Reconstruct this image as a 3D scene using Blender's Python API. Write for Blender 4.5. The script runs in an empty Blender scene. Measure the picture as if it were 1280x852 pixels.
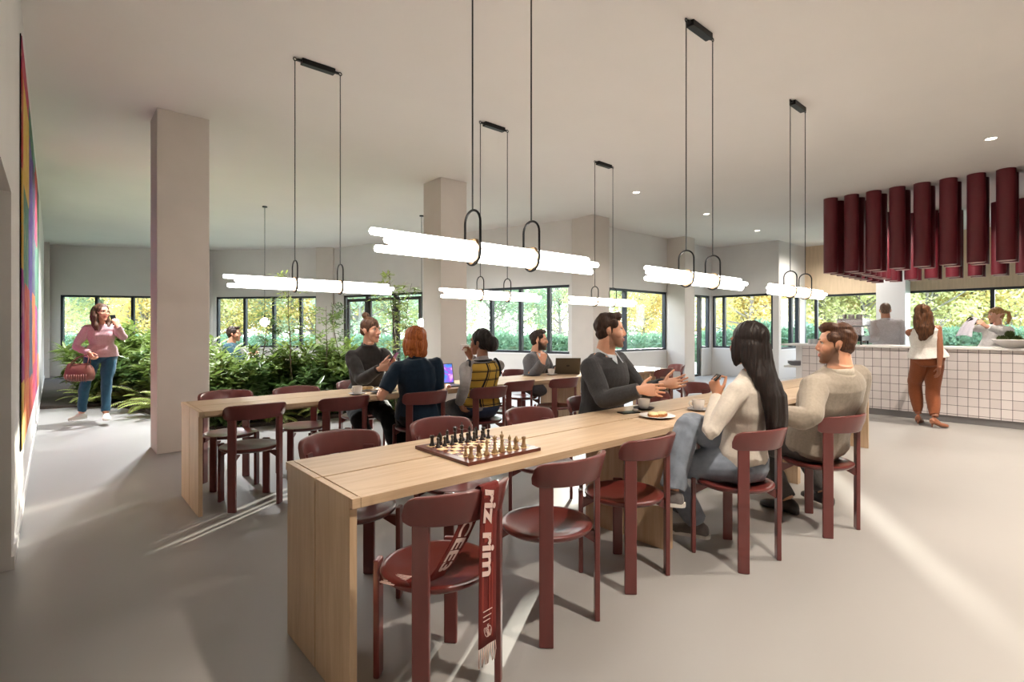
import bpy, bmesh, math, random
import numpy as np
from mathutils import Vector, Matrix, Quaternion, noise

SC = bpy.context.scene
COL = SC.collection
PI = math.pi
R = math.radians
CAM_H, FPX = 1.32, 651.0
YAW = math.atan2(738.0, 651.0)            # angle of the view direction from +X
FW = Vector((math.cos(YAW), math.sin(YAW), 0)); RT = Vector((math.sin(YAW), -math.cos(YAW), 0))

def at(px, py, d):
    """world point seen at photo pixel (px, py) at depth d metres"""
    p = FW * d + RT * ((px - 640) / FPX * d)
    return Vector((p.x, p.y, CAM_H + (411 - py) * d / FPX))

def seg_t(p0, p1, px):
    """parameter along a plan segment where the sight line of column px crosses it"""
    dr = FW + RT * ((px - 640) / FPX)
    ex, ey = p1[0] - p0[0], p1[1] - p0[1]
    det = -dr.x * ey + dr.y * ex
    return (dr.x * p0[1] - dr.y * p0[0]) / det

# ------------------------------------------------------------------ materials
MATS = {}
def nodes_of(m):
    return m.node_tree.nodes, m.node_tree.links

def mat(name, col, rough=0.5, metal=0.0, spec=0.5, coat=0.0, noise_amt=0.0, noise_scale=8.0, bump=0.0, bump_scale=40.0,
        emit=None, emit_s=0.0, sheen=0.0, stretch=(1, 1, 1), transl=0.0):
    if name in MATS: return MATS[name]
    m = bpy.data.materials.new(name); m.use_nodes = True
    N, L = nodes_of(m); b = N['Principled BSDF']
    c = (*col, 1)
    b.inputs['Base Color'].default_value = c
    b.inputs['Roughness'].default_value = rough; b.inputs['Metallic'].default_value = metal
    b.inputs['Specular IOR Level'].default_value = spec
    b.inputs['Coat Weight'].default_value = coat; b.inputs['Coat Roughness'].default_value = 0.15
    if sheen: b.inputs['Sheen Weight'].default_value = sheen
    if noise_amt or bump:
        tc = N.new('ShaderNodeTexCoord'); mp = N.new('ShaderNodeMapping'); mp.inputs['Scale'].default_value = stretch
        L.new(tc.outputs['Object'], mp.inputs['Vector'])
        if noise_amt:
            n = N.new('ShaderNodeTexNoise'); n.inputs['Scale'].default_value = noise_scale; n.inputs['Detail'].default_value = 5
            L.new(mp.outputs['Vector'], n.inputs['Vector'])
            r = N.new('ShaderNodeValToRGB')
            r.color_ramp.elements[0].position = 0.3; r.color_ramp.elements[1].position = 0.7
            r.color_ramp.elements[0].color = (*[x * (1 - noise_amt) for x in col], 1)
            r.color_ramp.elements[1].color = (*[min(1, x * (1 + noise_amt)) for x in col], 1)
            L.new(n.outputs['Fac'], r.inputs['Fac']); L.new(r.outputs['Color'], b.inputs['Base Color'])
        if bump:
            n2 = N.new('ShaderNodeTexNoise'); n2.inputs['Scale'].default_value = bump_scale; n2.inputs['Detail'].default_value = 4
            L.new(mp.outputs['Vector'], n2.inputs['Vector'])
            bp = N.new('ShaderNodeBump'); bp.inputs['Strength'].default_value = bump; bp.inputs['Distance'].default_value = 0.01
            L.new(n2.outputs['Fac'], bp.inputs['Height']); L.new(bp.outputs['Normal'], b.inputs['Normal'])
    if emit:
        b.inputs['Emission Color'].default_value = (*emit, 1); b.inputs['Emission Strength'].default_value = emit_s
    if transl:
        tr = N.new('ShaderNodeBsdfTranslucent'); tr.inputs['Color'].default_value = (min(1, col[0] * 1.1), min(1, col[1] * 1.1), col[2], 1)
        mx = N.new('ShaderNodeMixShader'); mx.inputs['Fac'].default_value = transl
        L.new(b.outputs['BSDF'], mx.inputs[1]); L.new(tr.outputs['BSDF'], mx.inputs[2])
        L.new(mx.outputs['Shader'], N['Material Output'].inputs['Surface'])
    MATS[name] = m
    return m

def srgb(r, g, b):
    f = lambda c: (c / 255 / 12.92) if c / 255 <= 0.04045 else ((c / 255 + 0.055) / 1.055) ** 2.4
    return (f(r), f(g), f(b))

# ------------------------------------------------------------------ mesh builder
class MB:
    def __init__(s): s.v = []; s.f = []; s.m = []
    def add(s, vs, fs, mi=0, M=None):
        o = len(s.v)
        for p in vs:
            p = Vector(p)
            s.v.append(M @ p if M is not None else p)
        for f in fs: s.f.append([i + o for i in f]); s.m.append(mi)
        return s
    def box(s, x0, x1, y0, y1, z0, z1, mi=0, M=None):
        vs = [(x0, y0, z0), (x1, y0, z0), (x1, y1, z0), (x0, y1, z0), (x0, y0, z1), (x1, y0, z1), (x1, y1, z1), (x0, y1, z1)]
        return s.add(vs, [(0, 3, 2, 1), (4, 5, 6, 7), (0, 1, 5, 4), (1, 2, 6, 5), (2, 3, 7, 6), (3, 0, 4, 7)], mi, M)
    def loft(s, rings, mi=0, cap=True, closed=False, M=None):
        n = len(rings[0]); vs = [p for r in rings for p in r]; fs = []
        k = len(rings)
        for i in range(k if closed else k - 1):
            a, b = i * n, ((i + 1) % k) * n
            for j in range(n):
                j2 = (j + 1) % n
                fs.append((a + j, a + j2, b + j2, b + j))
        if cap and not closed:
            fs.append(tuple(reversed(range(n)))); fs.append(tuple(range((k - 1) * n, k * n)))
        return s.add(vs, fs, mi, M)
    def tube(s, path, rad, n=10, mi=0, closed=False, cap=True, M=None):
        path = [Vector(p) for p in path]
        if not hasattr(rad, '__len__'): rad = [rad] * len(path)
        rings = []; up = None; k = len(path)
        for i, p in enumerate(path):
            if closed: t = path[(i + 1) % k] - path[i - 1]
            else: t = path[min(i + 1, k - 1)] - path[max(i - 1, 0)]
            t.normalize()
            if up is None: up = t.orthogonal().normalized()
            up = (up - t * up.dot(t)).normalized(); w = t.cross(up)
            rings.append([p + (up * math.cos(a) + w * math.sin(a)) * rad[i] for a in [2 * PI * j / n for j in range(n)]])
        return s.loft(rings, mi, cap, closed, M)
    def lathe(s, prof, n=24, mi=0, c=(0, 0, 0), M=None):
        rings = [[(c[0] + max(r, 1e-5) * math.cos(2 * PI * j / n), c[1] + max(r, 1e-5) * math.sin(2 * PI * j / n), c[2] + z) for j in range(n)] for r, z in prof]
        return s.loft(rings, mi, True, False, M)
    def sphere(s, c, r, n=16, k=10, mi=0, M=None):
        if not hasattr(r, '__len__'): r = (r, r, r)
        rings = []
        for i in range(k + 1):
            a = -PI / 2 + PI * i / k; ca = max(math.cos(a), 1e-3)
            rings.append([(c[0] + r[0] * ca * math.cos(2 * PI * j / n), c[1] + r[1] * ca * math.sin(2 * PI * j / n), c[2] + r[2] * math.sin(a)) for j in range(n)])
        return s.loft(rings, mi, True, False, M)
    def prism(s, poly, z0, z1, mi=0, M=None):
        n = len(poly)
        vs = [(p[0], p[1], z0) for p in poly] + [(p[0], p[1], z1) for p in poly]
        fs = [tuple(reversed(range(n))), tuple(range(n, 2 * n))] + [(i, (i + 1) % n, (i + 1) % n + n, i + n) for i in range(n)]
        return s.add(vs, fs, mi, M)
    def build(s, name, mats, parent=None, smooth=False, bevel=0.0, seg=2, auto=None, fix=True):
        me = bpy.data.meshes.new(name)
        me.from_pydata([tuple(v) for v in s.v], [], s.f)
        if not isinstance(mats, (list, tuple)): mats = [mats]
        for m in mats: me.materials.append(m)
        if len(mats) > 1: me.polygons.foreach_set('material_index', s.m)
        if fix:
            bm = bmesh.new(); bm.from_mesh(me); bmesh.ops.recalc_face_normals(bm, faces=bm.faces); bm.to_mesh(me); bm.free()
        if smooth or auto: me.polygons.foreach_set('use_smooth', [True] * len(me.polygons))
        o = bpy.data.objects.new(name, me); COL.objects.link(o)
        if auto: me.set_sharp_from_angle(angle=R(auto))
        if bevel:
            b = o.modifiers.new('bevel', 'BEVEL'); b.width = bevel; b.segments = seg; b.limit_method = 'ANGLE'; b.angle_limit = R(35)
            me.polygons.foreach_set('use_smooth', [True] * len(me.polygons)); b.harden_normals = True
        if parent: o.parent = parent
        return o

def rotz(a, loc=(0, 0, 0)):
    return Matrix.Translation(Vector(loc)) @ Matrix.Rotation(a, 4, 'Z')

def tag(o, label=None, cat=None, group=None, kind=None):
    if label: o['label'] = label
    if cat: o['category'] = cat
    if group: o['group'] = group
    if kind: o['kind'] = kind
    return o

def thing(name, label, cat, loc=(0, 0, 0), rz=0.0, group=None, kind=None):
    o = bpy.data.objects.new(name, None); COL.objects.link(o)
    o.location = loc; o.rotation_euler = (0, 0, rz); o.empty_display_size = 0.1
    return tag(o, label, cat, group, kind)

def dup(root, loc, rz, label=None, group=None, scale=None):
    r = root.copy(); COL.objects.link(r); r.location = loc; r.rotation_euler = (0, 0, rz)
    if scale is not None: r.scale = (scale,) * 3 if not hasattr(scale, '__len__') else scale
    if label: r['label'] = label
    if group: r['group'] = group
    for ch in list(root.children):
        c = ch.copy(); COL.objects.link(c); c.parent = r
        for g in list(ch.children):
            d = g.copy(); COL.objects.link(d); d.parent = c
    return r

def struct(o): return tag(o, kind='structure')
SKY_S = 5.6; SUN_S = 10.0; EXPO = 1.16
WALLC = (212, 208, 204); CEILC = (216, 210, 204); PILC = (198, 190, 182); FLOORC = (150, 147, 144)
TUBE_S = 5.6; DOWN_W = 310; FILL_W = 330
# ------------------------------------------------------------------ camera, world, render look
cam_d = bpy.data.cameras.new('camera'); cam = bpy.data.objects.new('camera', cam_d); COL.objects.link(cam)
cam.location = (0, 0, CAM_H); cam.rotation_euler = (PI / 2, 0, YAW - PI / 2)
cam_d.sensor_width = 36; cam_d.lens = 36 * FPX / 1280; cam_d.shift_y = -15 / 1280; cam_d.clip_start = 0.05
SC.camera = cam
vs = SC.view_settings
SC.display_settings.display_device = 'sRGB'
vs.view_transform = 'Standard'; vs.look = 'None'; vs.gamma = 1; vs.use_curve_mapping = False; vs.exposure = EXPO
cy = SC.cycles
cy.max_bounces = 10; cy.diffuse_bounces = 5; cy.glossy_bounces = 4; cy.transmission_bounces = 6; cy.transparent_max_bounces = 12
cy.caustics_reflective = False; cy.caustics_refractive = False; cy.sample_clamp_indirect = 4.0
cy.use_denoising = True

w = bpy.data.worlds.new('sky'); SC.world = w; w.use_nodes = True
N, L = w.node_tree.nodes, w.node_tree.links
bg = N['Background']
tc = N.new('ShaderNodeTexCoord'); sx = N.new('ShaderNodeSeparateXYZ'); rp = N.new('ShaderNodeValToRGB')
L.new(tc.outputs['Generated'], sx.inputs[0]); L.new(sx.outputs['Z'], rp.inputs['Fac']); L.new(rp.outputs['Color'], bg.inputs['Color'])
rp.color_ramp.elements[0].color = (0.95, 0.95, 0.92, 1); rp.color_ramp.elements[1].color = (0.55, 0.72, 1.0, 1); rp.color_ramp.elements[1].position = 0.8
bg.inputs['Strength'].default_value = SKY_S

SUN_AZ = Vector((0.85, 0.53, 0)).normalized(); SUN_EL = R(9.5)
sd = bpy.data.lights.new('sun', 'SUN'); so = bpy.data.objects.new('sun', sd); COL.objects.link(so)
sd.energy = SUN_S; sd.angle = R(0.8); sd.color = (1.0, 0.93, 0.82)
so.rotation_euler = (-(SUN_AZ * math.cos(SUN_EL) + Vector((0, 0, math.sin(SUN_EL))))).to_track_quat('-Z', 'Y').to_euler()
so.location = (20, 15, 8)

# ------------------------------------------------------------------ setting materials
CEIL_H = 3.65
M_wall = mat('plaster_wall', srgb(*WALLC), 0.85, spec=0.2, noise_amt=0.03, noise_scale=1.5, bump=0.03, bump_scale=60)
M_ceil = mat('plaster_ceiling', srgb(*CEILC), 0.9, spec=0.15, noise_amt=0.025, noise_scale=0.8, bump=0.02, bump_scale=50)
M_pil = mat('plaster_pillar', srgb(*PILC), 0.85, spec=0.2, noise_amt=0.035, noise_scale=2.5, bump=0.04, bump_scale=50)
M_frame = mat('window_frame_metal', srgb(44, 48, 54), 0.45, 0.2)
M_door = mat('door_frame_metal', srgb(48, 42, 38), 0.5, 0.1)
M_black = mat('black_metal', srgb(24, 23, 23), 0.4, 0.5)
M_oak = mat('oak_wall_panel', srgb(205, 182, 152), 0.55, noise_amt=0.08, noise_scale=5, stretch=(4, 4, 0.4))
M_white = mat('white_laminate', srgb(226, 224, 224), 0.35)

def floor_material():
    m = bpy.data.materials.new('poured_floor'); m.use_nodes = True
    N, L = nodes_of(m); b = N['Principled BSDF']
    tc = N.new('ShaderNodeTexCoord')
    n1 = N.new('ShaderNodeTexNoise'); n1.inputs['Scale'].default_value = 0.5; n1.inputs['Detail'].default_value = 3
    mr = N.new('ShaderNodeMapRange'); mr.inputs['To Min'].default_value = .86; mr.inputs['To Max'].default_value = 1.14; mr.clamp = False
    L.new(tc.outputs['Object'], n1.inputs['Vector']); L.new(n1.outputs['Fac'], mr.inputs['Value'])
    vm = N.new('ShaderNodeVectorMath'); vm.operation = 'SCALE'; vm.inputs[0].default_value = srgb(*FLOORC); L.new(mr.outputs['Result'], vm.inputs['Scale']); L.new(vm.outputs[0], b.inputs['Base Color'])
    n2 = N.new('ShaderNodeTexNoise'); n2.inputs['Scale'].default_value = 1.0; n2.inputs['Detail'].default_value = 3
    m2 = N.new('ShaderNodeMapRange'); m2.inputs['To Min'].default_value = 0.29; m2.inputs['To Max'].default_value = 0.45; m2.clamp = False
    L.new(tc.outputs['Object'], n2.inputs['Vector']); L.new(n2.outputs['Fac'], m2.inputs['Value']); L.new(m2.outputs['Result'], b.inputs['Roughness'])
    b.inputs['Specular IOR Level'].default_value = 0.5
    return m
M_floor = floor_material()

def glass_material():
    m = bpy.data.materials.new('window_glass'); m.use_nodes = True
    N, L = nodes_of(m); N.remove(N['Principled BSDF'])
    t = N.new('ShaderNodeBsdfTransparent'); g = N.new('ShaderNodeBsdfGlossy'); g.inputs['Roughness'].default_value = 0.02
    t.inputs['Color'].default_value = (0.95, 0.97, 0.96, 1)
    lw = N.new('ShaderNodeLayerWeight'); lw.inputs['Blend'].default_value = .5
    pw = N.new('ShaderNodeMath'); pw.operation = 'POWER'; pw.inputs[1].default_value = 5; L.new(lw.outputs['Facing'], pw.inputs[0])
    ma = N.new('ShaderNodeMath'); ma.operation = 'MULTIPLY_ADD'; ma.inputs[1].default_value = .5; ma.inputs[2].default_value = .03; L.new(pw.outputs[0], ma.inputs[0])
    mx = N.new('ShaderNodeMixShader'); L.new(ma.outputs[0], mx.inputs['Fac'])
    L.new(t.outputs['BSDF'], mx.inputs[1]); L.new(g.outputs['BSDF'], mx.inputs[2]); L.new(mx.outputs['Shader'], N['Material Output'].inputs['Surface'])
    return m
M_glass = glass_material()

# ------------------------------------------------------------------ shell
XL = -0.17                               # left wall plane
V0, V1, V2, V3 = (XL, 19.35), (3.57, 17.5), (6.1, 14.6), (8.3, 7.45)
V4, V5, V6, V7 = (14.25, 7.45), (14.3, 5.62), (16.05, 5.6), (16.05, -4.2)
YF = -4.2
outline = [(XL, YF), V7, V6, V5, V4, V3, V2, V1, V0]
def grow(poly, e):                      # push a plan outline outwards
    c = Vector((7, 4)); out = []
    for p in poly:
        d = Vector(p) - c; out.append(tuple(Vector(p) + d.normalized() * e))
    return out
mb = MB(); mb.prism(grow(outline, .45) + [(XL - 1.6, YF)][:0], -0.15, 0.0); struct(mb.build('floor', M_floor))
mb = MB(); mb.prism(grow(outline, .45), CEIL_H, CEIL_H + 0.2); struct(mb.build('ceiling', M_ceil))

# left wall with the doorway opening near the camera, and the passage behind it
mb = MB()
mb.box(XL - .3, XL, 3.953, 19.6, 0, CEIL_H); mb.box(XL - .3, XL, YF, 2.2, 0, CEIL_H); mb.box(XL - .3, XL, 2.2, 3.953, 2.07, CEIL_H)
struct(mb.build('wall_left', M_wall))
mb = MB(); mb.box(XL - 1.4, XL - .3, 3.953, 4.05, 0, 2.6); mb.box(XL - 1.4, XL - .3, 2.1, 2.2, 0, 2.6); mb.box(XL - 1.5, XL - 1.4, 2.1, 4.05, 0, 2.6)
mb.box(XL - 1.5, XL - .3, 2.1, 4.05, 2.6, 2.7)
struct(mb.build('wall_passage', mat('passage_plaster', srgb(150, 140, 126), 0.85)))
mb = MB(); mb.box(XL - 1.5, XL - .45, 2.1, 4.05, -0.1, 0.0); struct(mb.build('floor_passage', mat('passage_floor', srgb(176, 162, 138), 0.5)))
mb = MB(); mb.box(XL - .3, 16.4, YF - .3, YF, 0, CEIL_H); struct(mb.build('wall_front', M_wall))

WIN = [0]
def facade(p0, p1, name, bays, T=0.14, wmat=None, sill=0.78, head=2.27):
    """a wall from p0 to p1; bays = (t0, t1, [mullion t], kind); wall pieces fill the rest"""
    p0v, p1v = Vector((*p0, 0)), Vector((*p1, 0)); ln = (p1v - p0v).length; a = math.atan2(p1[1] - p0[1], p1[0] - p0[0])
    M = rotz(a, p0v); mb = MB(); wmat = wmat or M_wall
    cur = 0.0
    for t0, t1, mul, kind in sorted(bays):
        x0, x1 = t0 * ln, t1 * ln
        s = 0.0 if kind == 'door' else sill
        if x0 > cur: mb.box(cur, x0, 0, T, 0, CEIL_H, M=M)
        if s > 0: mb.box(x0, x1, 0, T, 0, s, M=M)
        mb.box(x0, x1, 0, T, head, CEIL_H, M=M)
        cur = x1
    if cur < ln: mb.box(cur, ln, 0, T, 0, CEIL_H, M=M)
    struct(mb.build(name, wmat))
    for t0, t1, mul, kind in sorted(bays):
        WIN[0] += 1
        x0, x1 = t0 * ln, t1 * ln; s = 0.0 if kind == 'door' else sill
        root = thing(('door_%d' if kind == 'door' else 'window_%d') % WIN[0], None, None, p0v, a, kind='structure')
        fm = M_door if kind == 'door' else M_frame
        y0, y1, fw = 0.03, 0.12, 0.055
        mb = MB(); mb.box(x0, x1, y0, y1, head - fw, head); mb.box(x0, x1, y0, y1, s, s + fw)
        mb.box(x0, x0 + fw, y0, y1, s + fw, head - fw); mb.box(x1 - fw, x1, y0, y1, s + fw, head - fw)
        mb.build('frame', fm, root)
        ts = [x0 + fw] + [m * ln for m in mul] + [x1 - fw]
        for m in mul:
            mw = 0.11 if kind == 'door' else 0.075
            mb = MB(); mb.box(m * ln - mw / 2, m * ln + mw / 2, y0 - .01, y1, s + fw, head - fw); mb.build('mullion', fm, root)
        for q0, q1 in zip(ts, ts[1:]):
            if kind == 'door' and q1 - q0 > .45:
                mb = MB(); e = .07; mb.box(q0 + .05, q1 - .05, y0 + .02, y1 - .02, head - fw - .13, head - fw - .05)
                mb.box(q0 + .05, q1 - .05, y0 + .02, y1 - .02, .06, .2)
                mb.box(q0 + .05, q0 + .05 + e, y0 + .02, y1 - .02, .06, head - fw - .05); mb.box(q1 - .05 - e, q1 - .05, y0 + .02, y1 - .02, .06, head - fw - .05)
                mb.build('door_leaf', fm, root)
            mb = MB(); mb.box(q0 - .01, q1 + .01, .07, .078, s + .03, head - .03); mb.build('pane', M_glass, root)
        if s > 0:
            mb = MB(); mb.box(x0, x1, -0.004, 0.04, s - .025, s + .004); mb.build('sill', M_white, root)

def T(p0, p1, *pxs): return [seg_t(p0, p1, p) for p in pxs]
t = T(V0, V1, 75, 120, 165, 210, 252); facade(V0, V1, 'wall_back_far', [(t[0], t[4], t[1:4], 'win')])
t = T(V1, V2, 270, 305, 341, 375, 396); facade(V1, V2, 'wall_back_middle', [(t[0], t[4], t[1:4], 'win')])
t = T(V2, V3, 429, 458, 493, 528); t2 = T(V2, V3, 552, 578, 613, 649.5, 685, 716)
facade(V2, V3, 'wall_back_near', [(t[0], t[3], t[1:3], 'door'), (t2[0], t2[5], t2[1:5], 'win')])
t = T(V3, V4, 748, 783.5, 834); t2 = T(V3, V4, 868, 877, 887.5)
facade(V3, V4, 'wall_back_side', [(t[0], t[2], t[1:2], 'win'), (t2[0], t2[1], [], 'door'), (t2[1], t2[2], [], 'win')])
t = T(V4, V5, 890.5, 904, 966); facade(V4, V5, 'wall_recess_right', [(t[0], t[2], t[1:2], 'win')])
t = T(V5, V6, 976.5, 992, 1000); facade(V5, V6, 'wall_recess_back', [(t[0], t[1], [], 'win'), (t[1], t[2], [], 'win')])
t = T(V6, V7, 1003, 1019.5, 1095, 1178, 1240); y_ = lambda yy: (V6[1] - yy) / (V6[1] - V7[1])
facade(V6, V7, 'wall_bar', [(t[0], y_(3.55), [t[1]], 'win'), (y_(3.45), y_(-3.6), [y_(1.66), y_(-.2), y_(-2)], 'win')], wmat=M_oak)

def pillar(x0, x1, y0, y1, rz=None, loc=None, m=None):
    mb = MB(); mb.box(x0, x1, y0, y1, 0, CEIL_H); o = mb.build('pillar', m or M_pil, bevel=0.006)
    if rz is not None: o.location = loc; o.rotation_euler = (0, 0, rz)
    return struct(o)
pillar(.822, 1.31, 6.58, 7.05); pillar(4.458, 4.95, 6.70, 7.2); pillar(8.25, 8.77, 6.85, 7.44); pillar(11.9, 12.38, 6.93, 7.44)
pillar(XL, -.06, 18.75, 19.4); pillar(2.9, 3.4, 17.1, 17.75)
pillar(-.24, .24, 0, .5, math.atan2(-.31, .36), (5.82, 14.70, 0))
pillar(15.5, 16.0, 3.16, 3.76, m=M_white)
# skirting of the left wall
mb = MB(); mb.box(XL, XL + .012, 3.96, 18.75, 0, .07); struct(mb.build('baseboard_left', M_wall))
# ------------------------------------------------------------------ furniture materials
def wood_material(name, c1, c2, axis):
    m = bpy.data.materials.new(name); m.use_nodes = True
    N, L = nodes_of(m); b = N['Principled BSDF']
    tc = N.new('ShaderNodeTexCoord'); mp = N.new('ShaderNodeMapping')
    mp.inputs['Scale'].default_value = {'x': (0.8, 9, 9), 'z': (9, 9, 0.8)}[axis]
    L.new(tc.outputs['Object'], mp.inputs['Vector'])
    n = N.new('ShaderNodeTexNoise'); n.inputs['Scale'].default_value = 3; n.inputs['Detail'].default_value = 8; n.inputs['Distortion'].default_value = 0.6
    mp2 = N.new('ShaderNodeMapping'); mp2.inputs['Scale'].default_value = {'x': (2.5, 90, 90), 'z': (90, 90, 2.5)}[axis]
    L.new(tc.outputs['Object'], mp2.inputs['Vector'])
    n2 = N.new('ShaderNodeTexNoise'); n2.inputs['Scale'].default_value = 2; n2.inputs['Detail'].default_value = 3
    L.new(mp.outputs[0], n.inputs['Vector']); L.new(mp2.outputs[0], n2.inputs['Vector'])
    ad = N.new('ShaderNodeMath'); ad.operation = 'MULTIPLY_ADD'; ad.inputs[1].default_value = 0.45
    L.new(n2.outputs['Fac'], ad.inputs[0]); L.new(n.outputs['Fac'], ad.inputs[2])
    r = N.new('ShaderNodeValToRGB'); r.color_ramp.elements[0].position = .5; r.color_ramp.elements[1].position = .95
    r.color_ramp.elements[0].color = (*c1, 1); r.color_ramp.elements[1].color = (*c2, 1)
    L.new(ad.outputs[0], r.inputs['Fac']); L.new(r.outputs['Color'], b.inputs['Base Color'])
    b.inputs['Roughness'].default_value = 0.42
    return m
OAK1, OAK2 = srgb(182, 152, 120), srgb(202, 176, 146)
M_top = wood_material('oak_table_top', OAK1, OAK2, 'x'); M_leg = wood_material('oak_table_panel', OAK1, OAK2, 'z')
M_chair = mat('burgundy_lacquer', srgb(108, 53, 50), 0.32, noise_amt=0.06, noise_scale=30, stretch=(1, 1, .15), coat=0.25)
M_seat = mat('burgundy_seat_lacquer', srgb(98, 40, 36), 0.28, coat=0.4)

# ------------------------------------------------------------------ oak tables: three in each row
def make_table(label):
    t = thing('communal_table', label, 'table', group=None)
    Lh, W, H = 2.003, 0.675, 0.74
    for s in (0, 1):
        y0, y1 = (0, .331) if s == 0 else (.343, W)
        mb = MB(); mb.box(.032, Lh - .032, y0, y1, H - .036, H)
        for xa, xb in ((0, .0315), (Lh - .0315, Lh)):
            if s == 0: mb.box(xa, xb, y0, y0 + .02, H - .036, H)
            else: mb.box(xa, xb, y1 - .02, y1, H - .036, H)
        mb.build('tabletop_plank', M_top, t, bevel=0.002)
        for xa in (0, Lh - .028):
            mb = MB(); mb.box(xa, xa + .028, y0 + (.021 if s == 0 else 0), y1 - (.021 if s else 0), 0, H); mb.build('leg_panel', M_leg, t, bevel=0.002)
    mb = MB(); mb.box(.05, Lh - .05, .30, .375, H - .09, H - .037); mb.build('rail', M_leg, t)
    return t
t0 = make_table('oak table with the chessboard on it, front end of the nearer row')
TABS = [('oak table with the chessboard on it, front end of the nearer row', .765, 1.69, t0),
        ('oak table with plate of toast and the phone, middle of the nearer row', 2.772, 1.69, None),
        ('oak table at the bar end of the nearer row, mostly hidden by people', 4.779, 1.69, None),
        ('oak table between empty chairs, pillar end of the row in front of the plants', .765, 4.17, None),
        ('oak table with the purple-screen laptop, middle of the row in front of the plants', 2.772, 4.17, None),
        ('oak table with the open laptop seen from behind, where the suited man sits', 4.779, 4.17, None)]
for lab, x, y, o in TABS:
    if o is None: o = dup(t0, (x, y, 0), 0, lab)
    else: o.location = (x, y, 0)

# ------------------------------------------------------------------ burgundy chairs
def arc_pt(r, a, z): return (r * math.sin(a), -r * math.cos(a), z)      # a = 0 is the back of the chair
def make_chair():
    t = thing('dining_chair', 'x', 'chair')
    mb = MB()                                                        # dished round seat
    mb.lathe([(.0, .398), (.12, .400), (.185, .411), (.205, .423), (.211, .432), (.209, .440), (.2, .4435), (.185, .442), (.15, .434), (.09, .426), (.0, .423)], 48)
    seat_o = mb.build('seat', M_seat, t, auto=50)
    def board(a, z1, r0=.219, w=.06, th=.024):
        mb = MB(); c = Vector(arc_pt(r0, a, 0)); M = Matrix.Translation(c) @ Matrix.Rotation(a, 4, 'Z')
        mb.box(-w / 2, w / 2, -th, 0, 0, z1, M=M); return mb
    for a in (R(45), R(-45)):
        board(a, .70).build('leg', M_chair, t, bevel=.005, seg=3)
    for a in (R(135), R(-135)):
        board(a, .447, w=.056).build('leg', M_chair, t, bevel=.007, seg=3)
    for a in (R(45), R(-45), R(135), R(-135)):                       # small brackets under the seat rim
        mb = MB(); M = Matrix.Rotation(a, 4, 'Z')
        mb.add([(-.012, -.219, .35), (.012, -.219, .35), (.012, -.219, .405), (-.012, -.219, .405), (-.012, -.15, .39), (.012, -.15, .39), (.012, -.15, .4), (-.012, -.15, .4)],
               [(0, 1, 2, 3), (7, 6, 5, 4), (0, 4, 5, 1), (1, 5, 6, 2), (2, 6, 7, 3), (3, 7, 4, 0)], 0, M)
        mb.build('bracket', M_chair, seat_o)
    # backrest: one bent band hugging the seat circle, rounded shoulders
    mb = MB(); rings = []; n = 40; A = R(59)
    for i in range(n + 1):
        a = -A + 2 * A * i / n; s = (A - abs(a)) * .23
        zt = .779 - .018 * (abs(a) / A) ** 2; zb = .662
        if s < .055: q = 1 - s / .055; zt -= .052 * (1 - math.sqrt(max(0, 1 - q * q)))
        if s < .02: zb += .012 * (1 - s / .02)
        if .055 < s < .095: pass
        ring = []
        h = (zt - zb) / 2; zc = (zt + zb) / 2; th = .0125; e = .008
        for (u, v) in ((-1, -1), (-1, 1), (1, 1), (1, -1)):          # u: outward, v: up
            for k in range(4):
                base = {(-1, -1): 180, (-1, 1): 90, (1, 1): 0, (1, -1): 270}[(u, v)]
                an = R(base + (90 - 30 * k))
                du = u * (th - e) + e * math.cos(an); dv = v * (h - e) + e * math.sin(an)
                z = zc + dv; r = .232 + du + .055 * max(0, (z - .66)) / .12 * .55
                ring.append(arc_pt(r, a, z))
        rings.append(ring)
    mb.loft(rings); mb.build('backrest', M_chair, t, auto=40)
    return t
CH0 = make_chair(); CH_USED = [False]
def chair(x, y, deg, label, group):
    if not CH_USED[0]:
        CH_USED[0] = True; CH0.location = (x, y, 0); CH0.rotation_euler = (0, 0, R(deg)); CH0['label'] = label; CH0['group'] = group; return CH0
    return dup(CH0, (x, y, 0), R(deg), label, group)
GA, GB = 'burgundy chairs along the nearer tables', 'burgundy chairs along the tables by the plants'
chair(1.09, 1.66, -2, 'burgundy chair with the printed scarf hung over its back', GA)
chair(1.70, 1.69, 0, 'empty burgundy chair directly right of the scarf chair', GA)
chair(2.325, 1.72, 0, 'empty burgundy chair just left of the long-haired woman', GA)
chair(2.99, 1.42, -9, 'burgundy chair the long-haired woman in jeans sits on', GA)
chair(3.87, 1.27, -13, 'burgundy chair the man in the taupe sweater sits on', GA)
chair(1.12, 2.46, 180, 'burgundy chair across the table end from the scarf chair', GA)
chair(1.75, 2.47, 180, 'burgundy chair behind the dark chess pieces', GA)
chair(2.43, 2.42, 180, 'burgundy chair behind the table between chessboard and man in grey sweater', GA)
chair(3.18, 2.56, 172, 'burgundy chair the man in the charcoal sweater sits on', GA)
chair(3.92, 2.42, 180, 'burgundy chair behind the cup in front of the charcoal sweater man', GA)
chair(4.85, 2.55, 176, 'burgundy chair just left of the long-haired woman\'s raised hand, behind the table', GA)
chair(1.13, 4.30, 0, 'empty burgundy chair in front of the far table, nearest to the bare pillar', GB)
chair(1.80, 4.26, 0, 'empty burgundy chair just left of the red-haired woman', GB)
chair(2.50, 4.12, -6, 'burgundy chair the red-haired woman sits on', GB)
chair(3.16, 4.05, -4, 'burgundy chair the woman in the plaid vest sits on', GB)
chair(3.75, 4.28, 0, 'empty burgundy chair just right of the woman in the plaid vest', GB)
chair(4.35, 4.18, -3, 'empty burgundy chair below the back of the open laptop', GB)
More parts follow.
